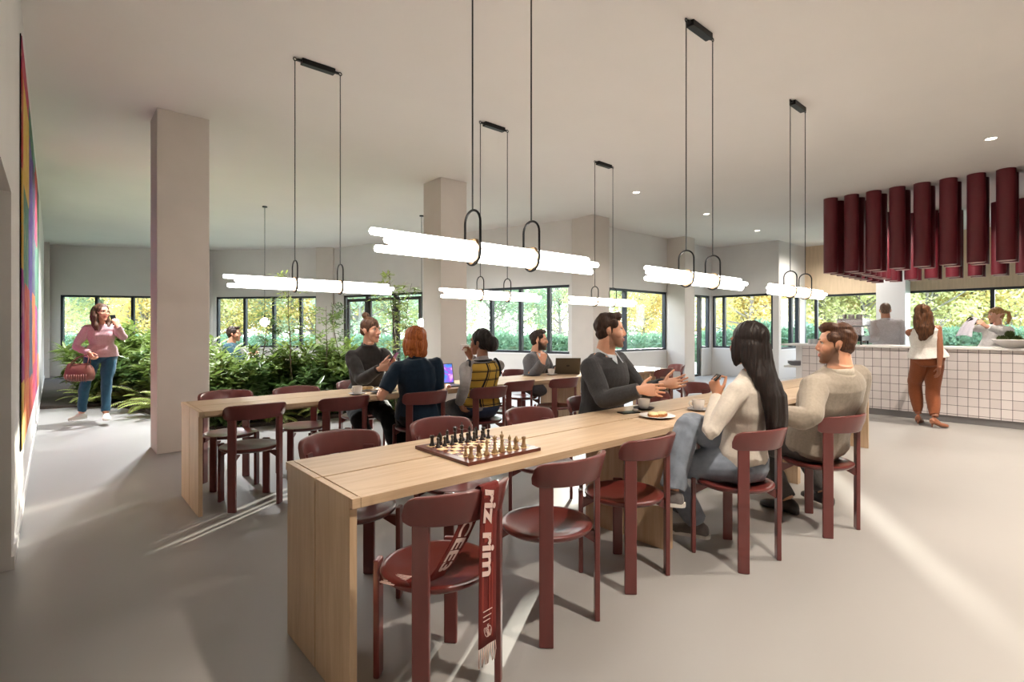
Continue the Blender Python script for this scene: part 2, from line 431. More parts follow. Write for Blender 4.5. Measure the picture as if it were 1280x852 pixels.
chair(1.14, 4.93, 180, 'empty burgundy chair between the bare pillar and the far table', GB)
chair(1.72, 4.85, 180, 'empty burgundy chair behind the far table, in front of the low plants', GB)
chair(2.40, 5.05, 180, 'burgundy chair the woman with the hair bun sits on', GB)
chair(3.95, 4.95, 180, 'burgundy chair showing only its back right of the plaid vest', GB)
chair(4.62, 5.05, 176, 'burgundy chair the bearded man in the grey suit sits on', GB)
chair(5.55, 4.95, 180, 'burgundy chair peeking out behind the open laptop', GB)
chair(6.40, 4.22, 4, 'burgundy chair behind the gesturing hands, left one of the pair at the table end', GB)
chair(7.06, 4.42, 60, 'burgundy chair turned sideways at the end of the far tables', GB)

# ------------------------------------------------------------------ pendant lamps
M_tube = mat('glowing_tube', (1, 1, 1), 0.4, emit=(1.0, 0.95, 0.88), emit_s=TUBE_S)
M_bronze = mat('bronze_bracket', srgb(150, 125, 96), 0.4, 0.6)
M_cable = mat('black_cable', srgb(22, 21, 21), 0.6)
def make_lamp():
    t = thing('pendant_lamp', 'x', 'lamp')
    zc = 1.703
    mb = MB(); mb.box(-.145, .145, -.03, .03, CEIL_H - .045, CEIL_H); mb.box(-.185, .185, -.012, .012, CEIL_H - .03, CEIL_H - .012)
    can = mb.build('canopy', M_black, t, bevel=.003)
    for s in (-1, 1):
        mb = MB(); ring = [(s * .2 + .014 * math.cos(a), 0, CEIL_H - .021 + .014 * math.sin(a)) for a in [2 * PI * i / 16 for i in range(16)]]
        mb.tube(ring, .004, 8, closed=True); mb.build('eyelet', M_black, can, smooth=True)
        mb = MB(); mb.tube([(s * .2, 0, CEIL_H - .03), (s * .2, 0, 1.912)], .0042, 8); mb.build('cable', M_cable, t, smooth=True)
        path = []; hw = .062; zt, zb = 1.906 - hw, 1.636 + hw
        path += [(s * .2, hw * math.cos(a), zt + hw * math.sin(a)) for a in [PI * i / 14 for i in range(15)]]
        path += [(s * .2, hw * math.cos(a), zb + hw * math.sin(a)) for a in [PI + PI * i / 14 for i in range(15)]]
        mb = MB(); mb.tube(path, .0062, 8, closed=True); mb.build('loop', M_black, t, smooth=True)
        mb = MB(); pr = []                                            # scalloped bracket plate round the tubes
        for i in range(84):
            a = 2 * PI * i / 84; rr = .0615 + .0035 * math.cos(7 * a); pr.append((rr * math.cos(a), rr * math.sin(a)))
        M = Matrix.Translation((s * .2, 0, zc)) @ Matrix.Rotation(PI / 2, 4, 'Y')
        mb.prism(pr, -.009, .009, M=M); mb.build('bracket', M_bronze, t)
    off = [(-.66, .62), (-.57, .69), (-.755, .64), (-.63, .72), (-.65, .67), (-.72, .715), (-.64, .66)]
    off.append((-.62, .64))
    for k in range(8):
        a = 2 * PI * k / 7 + .35; q = .0365 if k < 7 else 0; y, z = q * math.cos(a), q * math.sin(a)
        mb = MB(); x0, x1 = off[k]; r = .0162
        mb.tube([(x0, y, zc + z), (x0 + .004, y, zc + z), (x0 + .012, y, zc + z), (x1 - .012, y, zc + z), (x1 - .004, y, zc + z), (x1, y, zc + z)], [r * .6, r * .9, r, r, r * .9, r * .6], 14)
        mb.build('light_tube', M_tube, t, auto=50)
    return t
LM0 = make_lamp()
LAMPS = [(1.757, 2.06, 'glowing tube pendant lamp hanging over the chessboard table, largest in view'),
         (3.755, 2.06, 'glowing tube pendant lamp above the long-haired woman, nearer row'),
         (5.80, 2.09, 'glowing tube pendant lamp nearest to the bar, above the man in the taupe sweater'),
         (1.755, 4.57, 'glowing tube pendant lamp in front of the plants, beside the bare pillar'),
         (3.785, 4.60, 'glowing tube pendant lamp above the plaid vest woman'),
         (5.82, 4.64, 'glowing tube pendant lamp above the man in the charcoal sweater, far row')]
for i, (x, y, lab) in enumerate(LAMPS):
    if i == 0: LM0.location = (x, y, 0); LM0['label'] = lab; LM0['group'] = 'tube pendant lamps'
    else: dup(LM0, (x, y, 0), 0, lab, 'tube pendant lamps')
gp = thing('globe_pendant', 'x', 'lamp'); M_globe = mat('opal_globe', (1, 1, 1), .4, emit=(1.0, .95, .88), emit_s=3.0)
mb = MB(); mb.tube([(0, 0, CEIL_H), (0, 0, 1.56)], .005, 8); mb.build('cable', M_cable, gp, smooth=True)
mb = MB(); mb.lathe([(0, CEIL_H), (.045, CEIL_H), (.045, CEIL_H - .02), (0, CEIL_H - .025)], 24); mb.build('canopy', M_black, gp, auto=40)
mb = MB(); mb.lathe([(0, 1.58), (.018, 1.575), (.02, 1.53), (0, 1.525)], 16); mb.build('socket', M_black, gp, auto=40)
mb = MB(); mb.sphere((0, 0, 1.45), .085, 24, 16); mb.build('globe', M_globe, gp, smooth=True)
for i, (px, d, lab) in enumerate(((527, 10.7, 'small white globe pendant lamp hanging just beside the second pillar'), (331, 9.9, 'small globe pendant lamp on a thin cable behind the plants, by the man in teal'))):
    p_ = at(px, 411, d)
    if i == 0: gp.location = (p_.x, p_.y, 0); gp['label'] = lab
    else: dup(gp, (p_.x, p_.y, 0), 0, lab)

# ------------------------------------------------------------------ recessed downlights
M_trim = mat('downlight_trim', srgb(225, 222, 218), 0.4); M_led = mat('downlight_led', (1, 1, 1), 0.5, emit=(1, .9, .76), emit_s=6)
def make_down():
    t = thing('ceiling_downlight', 'x', 'downlight')
    mb = MB(); mb.lathe([(.052, CEIL_H - .001), (.068, CEIL_H - .001), (.070, CEIL_H - .006), (.056, CEIL_H - .010), (.052, CEIL_H - .004)], 28); mb.build('trim_ring', M_trim, t, auto=40)
    mb = MB(); mb.lathe([(.0, CEIL_H - .006), (.05, CEIL_H - .006), (.05, CEIL_H - .002), (0, CEIL_H - .002)], 24); mb.build('light_disc', M_led, t)
    return t
D0 = make_down()
DL = [(7.45, 5.25, 'round recessed downlight nearest the lamp cables, left of three'), (9.92, 5.30, 'round recessed downlight in the middle of the three on the ceiling'),
      (12.5, 5.40, 'round recessed downlight nearest the burgundy ceiling tubes')]
for i, (x, y, lab) in enumerate(DL):
    if i == 0: D0.location = (x, y, 0); D0['label'] = lab
    else: dup(D0, (x, y, 0), 0, lab)
OUT_DL = [(2.0, -.1), (4.6, -.3), (7.0, -.2), (4.2, -2.2), (8.6, .9)]
FILL_DL = [(1.45, 8.9), (2.2, 12.4), (5.3, 8.2), (11.95, 2.2), (14.6, 4.6)]  # fill lamps added out of sight to brighten plants, far walls and bar
for x, y in OUT_DL:
    dup(D0, (x, y, 0), 0, 'round recessed downlight over the open floor beside the chairs', 'downlights over the open floor')
for (x, y), lab in zip(FILL_DL, ('fill lamp behind the bare pillar, over the edge of the plant bed', 'fill lamp over the left plant bed, behind the bare pillar', 'fill lamp behind the second pillar', 'fill lamp over the bar, between the burgundy ceiling tubes', 'fill lamp in the corner behind the burgundy ceiling tubes')):
    dup(D0, (x, y, 0), 0, 'added recessed ' + lab)
for x, y in OUT_DL + FILL_DL + [(a, b) for a, b, _ in DL]:
    is_fill = (x, y) in FILL_DL; out = (x, y) in OUT_DL
    ld = bpy.data.lights.new('downlight_beam', 'SPOT'); lo = bpy.data.objects.new('downlight_beam', ld); COL.objects.link(lo)
    lo.location = (x, y, CEIL_H - .02); ld.energy = DOWN_W if out else (FILL_W * (.5 if x > 10 else 2.2 if y > 8.5 else 1)) if is_fill else 70; ld.spot_size = R(92) if out else R(150); ld.spot_blend = .35 if out else .7
    ld.shadow_soft_size = .07; ld.color = (1.0, .89, .76) if out else ((.94, .97, 1.0) if x < 6 else (1.0, .95, .88))

# ------------------------------------------------------------------ burgundy ceiling tubes
M_baf = mat('burgundy_acoustic_tube', srgb(96, 24, 34), 0.45, coat=0.1); M_bafi = mat('pale_tube_rim', srgb(190, 150, 140), 0.5)
def make_baffle():
    t = thing('ceiling_tube', 'x', 'hanging tube')
    z0, z1, r = 2.32, CEIL_H, .110
    mb = MB(); mb.lathe([(r, z1), (r, z0 + .004), (r - .004, z0), (r - .012, z0)][::-1], 40); 
    o = mb.build('shell', M_baf, t, auto=40)
    mb = MB(); mb.lathe([(r - .012, z0 - .001), (r - .026, z0 - .001), (r - .026, z0 + .05), (r - .012, z0 + .05)], 40); mb.build('rim', M_bafi, t, auto=40)
    return t
BF0 = make_baffle(); spots = []
ys = [3.22 - .327 * i for i in range(13)]
for x in (10.45, 10.80): spots += [(x, y) for y in ys]
for x in (13.05, 13.40): spots += [(x, y) for y in ys]
for x in [11.15 + .35 * i for i in range(5)]: spots += [(x, ys[0]), (x, ys[1])]
ROWN = {10.45: 'front row', 10.80: 'second row', 13.05: 'third row', 13.40: 'rear row'}
ORD = ['first', 'second', 'third', 'fourth', 'fifth', 'sixth', 'seventh', 'eighth', 'ninth', 'tenth', 'eleventh', 'twelfth', 'thirteenth']
for i, (x, y) in enumerate(spots):
    if x in ROWN: lab = 'burgundy ceiling tube over the bar, %s from the lamp side in the %s' % (ORD[ys.index(y)], ROWN[x])
    else: lab = 'burgundy ceiling tube in the %s file of the lamp-side edge, %s behind the second row' % ('outer' if y == ys[0] else 'inner', ORD[int(round((x - 11.15) / .35))])
    if i == 0: BF0.location = (x, y, 0); BF0['label'] = lab; BF0['group'] = 'burgundy tubes on the ceiling over the bar'
    else: dup(BF0, (x, y, 0), 0, lab, 'burgundy tubes on the ceiling over the bar')

# ------------------------------------------------------------------ bar counter
def tile_material():
    m = bpy.data.materials.new('white_tile'); m.use_nodes = True
    N, L = nodes_of(m); b = N['Principled BSDF']
    tc = N.new('ShaderNodeTexCoord'); sp = N.new('ShaderNodeSeparateXYZ'); cb = N.new('ShaderNodeCombineXYZ')
    L.new(tc.outputs['Object'], sp.inputs[0]); L.new(sp.outputs['Y'], cb.inputs['X']); L.new(sp.outputs['Z'], cb.inputs['Y'])
    br = N.new('ShaderNodeTexBrick'); br.offset = 0; br.inputs['Scale'].default_value = 1
    br.inputs['Brick Width'].default_value = .112; br.inputs['Row Height'].default_value = .124; br.inputs['Mortar Size'].default_value = .0032; br.inputs['Mortar Smooth'].default_value = .1
    br.inputs['Color1'].default_value = (*srgb(206, 198, 197), 1); br.inputs['Color2'].default_value = (*srgb(218, 211, 210), 1); br.inputs['Mortar'].default_value = (*srgb(84, 78, 80), 1)
    L.new(cb.outputs[0], br.inputs['Vector']); L.new(br.outputs['Color'], b.inputs['Base Color'])
    b.inputs['Roughness'].default_value = .3
    n = N.new('ShaderNodeTexNoise'); n.inputs['Scale'].default_value = 9; bp = N.new('ShaderNodeBump'); bp.inputs['Strength'].default_value = .15; bp.inputs['Distance'].default_value = .01
    L.new(tc.outputs['Object'], n.inputs['Vector']); L.new(n.outputs['Fac'], bp.inputs['Height']); L.new(bp.outputs['Normal'], b.inputs['Normal'])
    return m
M_tile = tile_material(); M_plinth = mat('grey_plinth', srgb(128, 126, 128), .5)
YB0, YB1 = -3.0, 3.36
bar = thing('bar_counter', 'white tiled bar counter with pale top and open end shelf', 'counter', (9.51, 0, 0))
mb = MB(); mb.box(0, .06, YB0, YB1, .10, 1.035); mb.box(.061, .6, YB1 - .06, YB1 - .001, .10, 1.035); mb.build('tiled_front', M_tile, bar)
mb = MB(); mb.box(.03, .55, YB0, YB1 - .03, 0, .10); mb.build('plinth', M_plinth, bar)
mb = MB(); mb.box(-.02, .72, YB0, YB1 + .34, 1.035, 1.065); mb.build('counter_top', M_white, bar, bevel=.004)
mb = MB(); mb.box(.0, .62, YB1, YB1 + .02, .0, 1.035); mb.box(.55, .62, YB1 + .02, YB1 + .3, .0, 1.035); mb.build('end_panel', M_white, bar)
for z in (.06, .66):
    mb = MB(); mb.box(.0, .55, YB1 + .02, YB1 + .3, z, z + .03); mb.build('shelf', M_white, bar, bevel=.003)
mb = MB(); mb.box(.56, .68, YB0, YB1, .0, 1.03); mb.build('back_panel', M_white, bar)
# counter along the window wall
mb = MB(); mb.box(11.6, 12.3, -3.0, 2.6, 0.85, .93); mb.box(11.65, 12.25, -2.95, 2.55, 0.0, .85)
tag(mb.build('back_counter', M_white, bevel=.004), 'white back counter standing behind the bar staff', 'counter')
# ------------------------------------------------------------------ indoor planting and the garden outside
RNG = random.Random(7)
M_leafA = mat('leaf_green', srgb(112, 132, 66), .38, noise_amt=.35, noise_scale=3, transl=.35)
M_leafB = mat('leaf_deep_green', srgb(82, 106, 58), .35, noise_amt=.3, noise_scale=3, transl=.3)
M_leafC = mat('leaf_light_green', srgb(144, 156, 84), .4, noise_amt=.3, noise_scale=3, transl=.4)
M_stem = mat('plant_stem', srgb(84, 70, 48), .7)
M_soil = mat('soil', srgb(52, 42, 34), .95, noise_amt=.4, noise_scale=20)
M_bark = mat('tree_bark', srgb(132, 126, 122), .9, noise_amt=.3, noise_scale=10, stretch=(1, 1, .2))
M_ly = mat('autumn_leaf_yellow', srgb(212, 190, 122), .6, noise_amt=.35, noise_scale=1.5, transl=.5)
M_lyg = mat('autumn_leaf_yellow_green', srgb(198, 198, 148), .6, noise_amt=.3, noise_scale=1.5, transl=.5)
M_lg = mat('leaf_pale_green', srgb(164, 182, 158), .6, noise_amt=.3, noise_scale=1.5, transl=.5)
M_lh = mat('hedge_leaf', srgb(116, 146, 116), .5, noise_amt=.35, noise_scale=3, transl=.35)
M_lawn = mat('lawn', srgb(176, 186, 156), .9, noise_amt=.25, noise_scale=2)

def leaf(mb, p, d, n, L, W, droop=.25, segs=3, mi=0):
    """one lance-shaped leaf from p along d with face normal n"""
    d = d.normalized(); s = d.cross(n)
    if s.length < 1e-4: s = d.orthogonal()
    s.normalize(); n = s.cross(d)
    prof = [.12, .9, .8, .03] if segs == 3 else [.15, 1, .05]
    vs = []; pos = Vector(p); dd = d.copy()
    for i, w in enumerate(prof):
        off = n * (-.18 * W * w)
        vs += [pos - s * W * w / 2, pos + off, pos + s * W * w / 2]
        dd = (dd - Vector((0, 0, droop / segs))).normalized(); pos = pos + dd * (L / (len(prof) - 1))
    fs = []
    for i in range(len(prof) - 1):
        a = i * 3
        fs += [(a, a + 1, a + 4, a + 3), (a + 1, a + 2, a + 5, a + 4)]
    mb.add(vs, fs, mi)

def rdir(rng, zmin=-.2, zmax=1.0):
    a = rng.uniform(0, 2 * PI); z = rng.uniform(zmin, zmax); q = math.sqrt(max(0, 1 - z * z))
    return Vector((q * math.cos(a), q * math.sin(a), z))

def shrub_mesh(seed, h, r, nst, L, W, dens=9, arch=.9):
    """bushy indoor plant: arching stems carrying lance leaves; returns foliage and stem builders"""
    rng = random.Random(seed); fo = MB(); st = MB()
    for k in range(nst):
        a = rng.uniform(0, 2 * PI); lean = rng.uniform(.05, arch); hh = h * rng.uniform(.55, 1.0)
        p = Vector((rng.uniform(-.3, .3) * r, rng.uniform(-.3, .3) * r, 0)); path = [p.copy()]
        d = Vector((math.cos(a) * lean * .5, math.sin(a) * lean * .5, 1)).normalized(); n = 7
        for i in range(n):
            d = (d + Vector((math.cos(a), math.sin(a), 0)) * lean * .10 + Vector((rng.uniform(-.1, .1), rng.uniform(-.1, .1), 0)) - Vector((0, 0, .03 * lean * i))).normalized()
            p = p + d * hh / n; path.append(p.copy())
        st.tube(path, [.008 - .0009 * i for i in range(n + 1)], 5)
        for i in range(1, n + 1):
            for q in range(dens if i > 1 else dens // 2):
                t = rng.random(); pp = path[i - 1].lerp(path[i], t)
                ld = (rdir(rng, -.1, .7) * 1.0 + d * .4).normalized()
                leaf(fo, pp, ld, Vector((0, 0, 1)) + rdir(rng) * .3, L * rng.uniform(.6, 1.15), W * rng.uniform(.7, 1.2), rng.uniform(.2, .9))
    return fo, st

def frond_mesh(seed, L, n):
    """fern: arching fronds with narrow leaflets on both sides"""
    rng = random.Random(seed); fo = MB(); st = MB()
    for k in range(n):
        a = 2 * PI * k / n + rng.uniform(-.3, .3); l = L * rng.uniform(.7, 1.1); e = rng.uniform(.7, 1.25)
        p = Vector((0, 0, .02)); d = Vector((math.cos(a) * math.cos(e), math.sin(a) * math.cos(e), math.sin(e))); path = [p.copy()]; m = 12
        for i in range(m):
            d = (d - Vector((0, 0, .13))).normalized(); p = p + d * l / m; path.append(p.copy())
        st.tube(path, [.004] * (m + 1), 4)
        side = Vector((-math.sin(a), math.cos(a), 0))
        for i in range(2, m + 1):
            w = .13 * math.sin(PI * (i / (m + 1)) ** .8) + .015
            for s in (-1, 1):
                for f in (0, .5):
                    pp = path[i - 1].lerp(path[i], f); dd = (path[i] - path[i - 1]).normalized()
                    leaf(fo, pp, side * s + dd * .45, Vector((0, 0, 1)), w, .028, .35, 2)
    return fo, st

bed = MB(); bed.prism([(-.16, 11.55), (.75, 11.3), (1.05, 10.2), (1.35, 8.3), (1.65, 7.55), (4.35, 7.5), (4.35, 8.75), (1.95, 8.95), (1.85, 9.1), (1.85, 13.5), (2.6, 16.9), (-.02, 18.0), (-.16, 18.0)], .001, .05)
tag(bed.build('planting_bed', M_soil), 'dark soil bed under the indoor plants by the windows', 'planting bed')

PROTO = {}
def plant(kind, x, y, rz, sc, label, group, name):
    loc = (x, y, .045)
    if kind not in PROTO:
        spec = {'bushA': (11, 1.0, .3, 26, .22, .062, 10, .9), 'bushB': (12, .85, .32, 24, .20, .07, 11, 1.1), 'bushC': (13, 1.15, .26, 24, .24, .055, 9, .7), 'low': (14, .55, .3, 20, .17, .06, 9, 1.2)}
        if kind == 'fern': fo, st = frond_mesh(5, .75, 17)
        else: fo, st = shrub_mesh(*spec[kind])
        t = thing(name, label, 'plant', loc, rz, group)
        fo.build('foliage', {'bushA': M_leafA, 'bushB': M_leafB, 'bushC': M_leafA, 'low': M_leafB, 'fern': M_leafC}[kind], t, smooth=True, fix=False)
        st.build('stem', M_stem, t, smooth=True)
        t.scale = (sc,) * 3; PROTO[kind] = t; return t
    o = dup(PROTO[kind], loc, rz, label, group, sc); o.name = name; return o
GL, GM = 'leafy shrubs behind the standing woman', 'leafy shrubs in the middle bed'
LBL_L = 'leafy green shrub in the bed behind the standing woman'; LBL_M = 'leafy green shrub in the bed behind the far tables'
LBL_F = 'arching fern at the front edge of the plant bed'
rg = random.Random(3)
# left bed behind the standing woman: three ranks
for i, (x, y, k, s) in enumerate([(.5, 11.95, 'bushC', .95), (.62, 11.7, 'bushA', .95), (.85, 11.75, 'bushB', 1.05), (.6, 12.7, 'bushA', 1.0), (.75, 12.5, 'bushC', 1.15), (1.25, 11.5, 'bushA', 1.1), (1.25, 12.5, 'bushC', 1.25),
                                  (1.3, 10.75, 'bushB', 1.1), (1.7, 11.4, 'bushA', 1.2), (1.5, 10.1, 'bushA', 1.0), (1.45, 9.45, 'low', .8), (1.85, 10.3, 'bushC', 1.1), (.7, 13.6, 'bushC', 1.1), (1.3, 13.6, 'bushA', 1.35)]):
    plant(k, x, y, rg.uniform(0, 6), s, LBL_L, GL, 'leafy_shrub')
for i, (x, y, s) in enumerate([(1.02, 11.05, .9), (1.22, 10.25, .95), (1.35, 9.4, 1.0), (.55, 11.45, .75)]):
    plant('fern', x, y, rg.uniform(0, 6), s, LBL_F, 'ferns along the bed edge', 'fern')
# middle bed, right of the bare pillar
for i, (x, y, k, s) in enumerate([(1.75, 8.0, 'bushA', .95), (2.1, 7.85, 'bushB', .95), (2.5, 7.95, 'low', 1.2), (2.85, 7.85, 'bushB', .85), (3.2, 7.9, 'low', 1.25), (3.5, 8.05, 'bushA', .9), (3.85, 8.0, 'bushB', .95), (4.1, 8.35, 'bushA', 1.0),
                                  (1.8, 8.5, 'bushC', .95), (2.3, 8.45, 'bushA', 1.0), (2.75, 8.5, 'bushC', 1.0), (3.3, 8.5, 'bushC', 1.0), (3.75, 8.5, 'bushA', 1.1), (1.65, 7.7, 'low', 1.1)]):
    plant(k, x, y, rg.uniform(0, 6), s, LBL_M, GM, 'leafy_shrub')
for i, (x, y, s) in enumerate([(2.3, 7.65, .75), (3.0, 7.65, .7), (3.75, 7.7, .85), (4.2, 7.75, .9)]):
    plant('fern', x, y, rg.uniform(0, 6), s, LBL_F, 'ferns along the bed edge', 'fern')

def sapling(x, y, h, seed, label, crown=.5, mleaf=None, nleaf=420, L=.075, W=.03, lo=.3):
    rng = random.Random(seed); t = thing('sapling_tree', label, 'tree', (x, y, .045)); st = MB(); fo = MB()
    p = Vector((0, 0, 0)); path = [p.copy()]; d = Vector((0, 0, 1))
    for i in range(9):
        d = (d + Vector((rng.uniform(-.12, .12), rng.uniform(-.12, .12), .2))).normalized(); p = p + d * h / 9; path.append(p.copy())
    st.tube(path, [.014 - .0012 * i for i in range(10)], 6)
    nb = 16
    for b in range(nb):
        t_ = lo + (1 - lo) * b / nb; q = t_ * 9; i = min(8, int(q)); p0 = path[i].lerp(path[i + 1], q - i)
        bd = rdir(rng, .1, .6); bl = crown * rng.uniform(.5, 1) * (1.1 - .5 * t_); bp = [p0, p0 + bd * bl * .5, p0 + bd * bl + Vector((0, 0, -.05))]
        st.tube(bp, [.005, .004, .002], 4)
        for k in range(nleaf // nb):
            s = rng.uniform(.2, 1.05); pp = p0.lerp(bp[2], s) + rdir(rng, -1, 1) * .05
            leaf(fo, pp, rdir(rng, -.3, .6) + bd * .6, Vector((0, 0, 1)) + rdir(rng) * .4, L * rng.uniform(.6, 1.2), W, .4, 2)
    st.build('trunk', M_stem, t, smooth=True); fo.build('foliage', mleaf or M_leafA, t, smooth=True, fix=False)
    return t
pt = at(368, 500, 7.7); sapling(pt.x, pt.y, 2.1, 21, 'slender bare-stemmed sapling rising in front of the sunlit windows', .5, M_leafC, 320, lo=.45)
pt = at(327, 500, 7.9); sapling(pt.x, pt.y, 1.55, 22, 'small bushy sapling just right of the seated man in teal', .45, M_leafB, 560, lo=.25)
pt = at(400, 500, 8.2); sapling(pt.x, pt.y, 1.65, 23, 'bushy sapling left of the woman with the hair bun', .5, M_leafA, 560, lo=.25)
pt = at(433, 500, 8.4); sapling(pt.x, pt.y, 1.75, 24, 'dark green sapling beside the woman with the hair bun', .5, M_leafB, 620, lo=.2)
pt = at(495, 500, 7.6); sapling(pt.x, pt.y, 2.15, 25, 'tall airy sapling between the hair bun woman and the red-haired woman', .5, M_leafC, 520, .10, lo=.2)
pt = at(507, 500, 8.6); sapling(pt.x, pt.y, 2.05, 26, 'thin leafy sapling just left of the second pillar', .45, M_leafA, 420, .10, lo=.2)
pt = at(478, 500, 8.0); plant('bushB', pt.x, pt.y, .4, 1.05, 'leafy shrub between the hair bun woman and the red-haired woman', None, 'leafy_shrub')

# ---- garden
mb = MB(); mb.box(-60, 80, -40, 90, -.35, -.16); tag(mb.build('lawn', M_lawn), None, None, kind='structure')
def tree_proto(name, seed, h, r, mleaf, n, L, th=.35):
    rng = random.Random(seed); t = thing(name, 'x', 'tree'); tr = MB(); fo = MB()
    path = [Vector((0, 0, 0))]; d = Vector((0, 0, 1))
    for i in range(6):
        d = (d + Vector((rng.uniform(-.12, .12), rng.uniform(-.12, .12), .2))).normalized(); path.append(path[-1] + d * h * .7 / 6)
    tr.tube(path, [.15 - .02 * i for i in range(7)], 8)
    tips = []
    for b in range(22):
        q = rng.uniform(1.2, 6); i = min(5, int(q)); p0 = path[i].lerp(path[min(6, i + 1)], q - i)
        bd = rdir(rng, .0, .8); bl = r * rng.uniform(.5, 1.0); p1 = p0 + bd * bl * .5 + Vector((0, 0, .1)); p2 = p0 + bd * bl + Vector((0, 0, .3))
        tr.tube([p0, p1, p2], [.055, .035, .012], 5)
        for s in range(3):
            e = p1.lerp(p2, rng.random()) ; f = e + rdir(rng, -.1, .9) * rng.uniform(.4, 1.0); tr.tube([e, f], [.02, .006], 4); tips.append(f)
        tips.append(p2)
    cs = [(c, rng.uniform(.45, .85)) for c in tips]
    for k in range(n):
        c, cr = cs[k % len(cs)]; u = rdir(rng, -1, 1) * cr * rng.random() ** .45
        leaf(fo, c + u, rdir(rng, -.8, .6), rdir(rng, .0, 1), L * rng.uniform(.6, 1.3), L * .55, .2, 2)
    tr.build('trunk', M_bark, t, smooth=True); fo.build('foliage', mleaf, t, fix=False)
    return t
TP = {'y': tree_proto('autumn_tree', 1, 6.0, 2.2, M_ly, 7000, .16), 'yg': tree_proto('autumn_tree', 2, 6.5, 2.4, M_lyg, 7000, .16), 'g': tree_proto('garden_tree', 3, 6.5, 2.4, M_lg, 7000, .15)}
TU = {}
def tree(kind, px, d, rz, sc, label, group):
    p = at(px, 411, d); loc = (p.x, p.y, -.17)
    if kind in TU: o = dup(TP[kind], loc, rz, label, group, sc)
    else:
        TU[kind] = 1; o = TP[kind]; o.location = loc; o.rotation_euler = (0, 0, rz); o.scale = (sc,) * 3; tag(o, label, 'tree', group)
    return o
LY, LYG, LG = 'yellow autumn tree in the garden outside the windows', 'yellow-green autumn tree in the garden outside the windows', 'pale green tree in the garden outside the windows'
TL = []
rt = random.Random(44)
for px in range(40, 560, 30): TL.append((rt.choice(['yg', 'y', 'g', 'yg']) if px < 410 else rt.choice(['g', 'yg', 'g']), px + rt.uniform(-10, 10), rt.uniform(25, 33), rt.uniform(.95, 1.2)))
for px in range(30, 560, 45): TL.append((rt.choice(['yg', 'g', 'y']), px, rt.uniform(37, 43), rt.uniform(1.3, 1.5)))
for px in range(560, 735, 24): TL.append((rt.choice(['g', 'g', 'yg']), px + rt.uniform(-8, 8), rt.uniform(37, 45), rt.uniform(.9, 1.1)))
for px in range(735, 915, 24): TL.append((rt.choice(['y', 'yg', 'y', 'g']), px + rt.uniform(-8, 8), rt.uniform(38, 46), rt.uniform(.9, 1.1)))
for px in range(915, 1330, 27): TL.append((rt.choice(['y', 'yg', 'y', 'yg', 'g']), px + rt.uniform(-9, 9), rt.uniform(23.5, 29), rt.uniform(.95, 1.15)))
for px in range(920, 1340, 45): TL.append((rt.choice(['y', 'yg', 'y']), px, rt.uniform(34, 40), rt.uniform(1.3, 1.5)))
TL += [('y', 938, 22.5, 1.0), ('yg', 955, 24.0, 1.05)]  # two extra trees, added to block sun from the recess window
for kind, px, d, sc in TL:
    tree(kind, px, d, RNG.uniform(0, 6), sc, {'y': LY, 'yg': LYG, 'g': LG}[kind], {'y': 'yellow garden trees', 'yg': 'yellow-green garden trees', 'g': 'pale green garden trees'}[kind])
# clipped hedge bushes below the sills
def hedge_proto():
    rng = random.Random(9); t = thing('hedge_bush', 'round green hedge bush in the garden outside the windows', 'bush'); fo = MB(); st = MB()
    for k in range(2600):
        u = rdir(rng, -.3, 1); q = .62 + .38 * rng.random()
        p = Vector((u.x * .85 * q, u.y * .6 * q, .55 + u.z * .6 * q)) * (1 + .12 * noise.noise(u * 3))
        leaf(fo, p, (u + rdir(rng, -1, 1) * .8), u + rdir(rng, -1, 1) * .5, .11 * rng.uniform(.6, 1.2), .055, .1, 2)
    for k in range(9):
        a = k * .7; st.tube([(0, 0, 0), (math.cos(a) * .3, math.sin(a) * .2, .45), (math.cos(a) * .55, math.sin(a) * .35, .8)], [.03, .02, .008], 5)
    fo.build('foliage', M_lh, t, fix=False); st.build('stem', M_stem, t)
    return t
HB = hedge_proto(); first = True
for px, d, sc in [(80, 19, 1.1), (125, 19.5, 1.1), (170, 19, 1.1), (290, 18.5, 1.1), (330, 18.6, 1.1), (375, 18.5, 1.1), (440, 17.5, 1.1), (480, 17.2, 1.1), (520, 16.8, 1.1),
                  (590, 15.2, 1.15), (618, 15, 1.2), (648, 14.6, 1.15), (680, 14.2, 1.15), (710, 14, 1.15), (765, 15, 1.1), (795, 15.5, 1.15), (825, 16, 1.15), (850, 16.8, 1.1),
                  (893, 18.5, 1.2), (915, 18.2, 1.2), (940, 17.6, 1.4), (962, 17.4, 1.5), (985, 17.6, 1.5), (1010, 17.5, 1.3), (1040, 17.2, 1.3), (1072, 16.8, 1.25), (1105, 16.2, 1.3), (1140, 15.6, 1.3), (1172, 15.2, 1.3), (1205, 14.6, 1.3), (1240, 14.2, 1.3), (1275, 13.8, 1.3)]:
    p = at(px, 411, d); rz = RNG.uniform(0, 6)
    if first: first = False; HB.location = (p.x, p.y, -.17); HB.scale = (sc,) * 3; HB['group'] = 'hedge bushes outside'
    else: dup(HB, (p.x, p.y, -.17), rz, None, 'hedge bushes outside', sc)
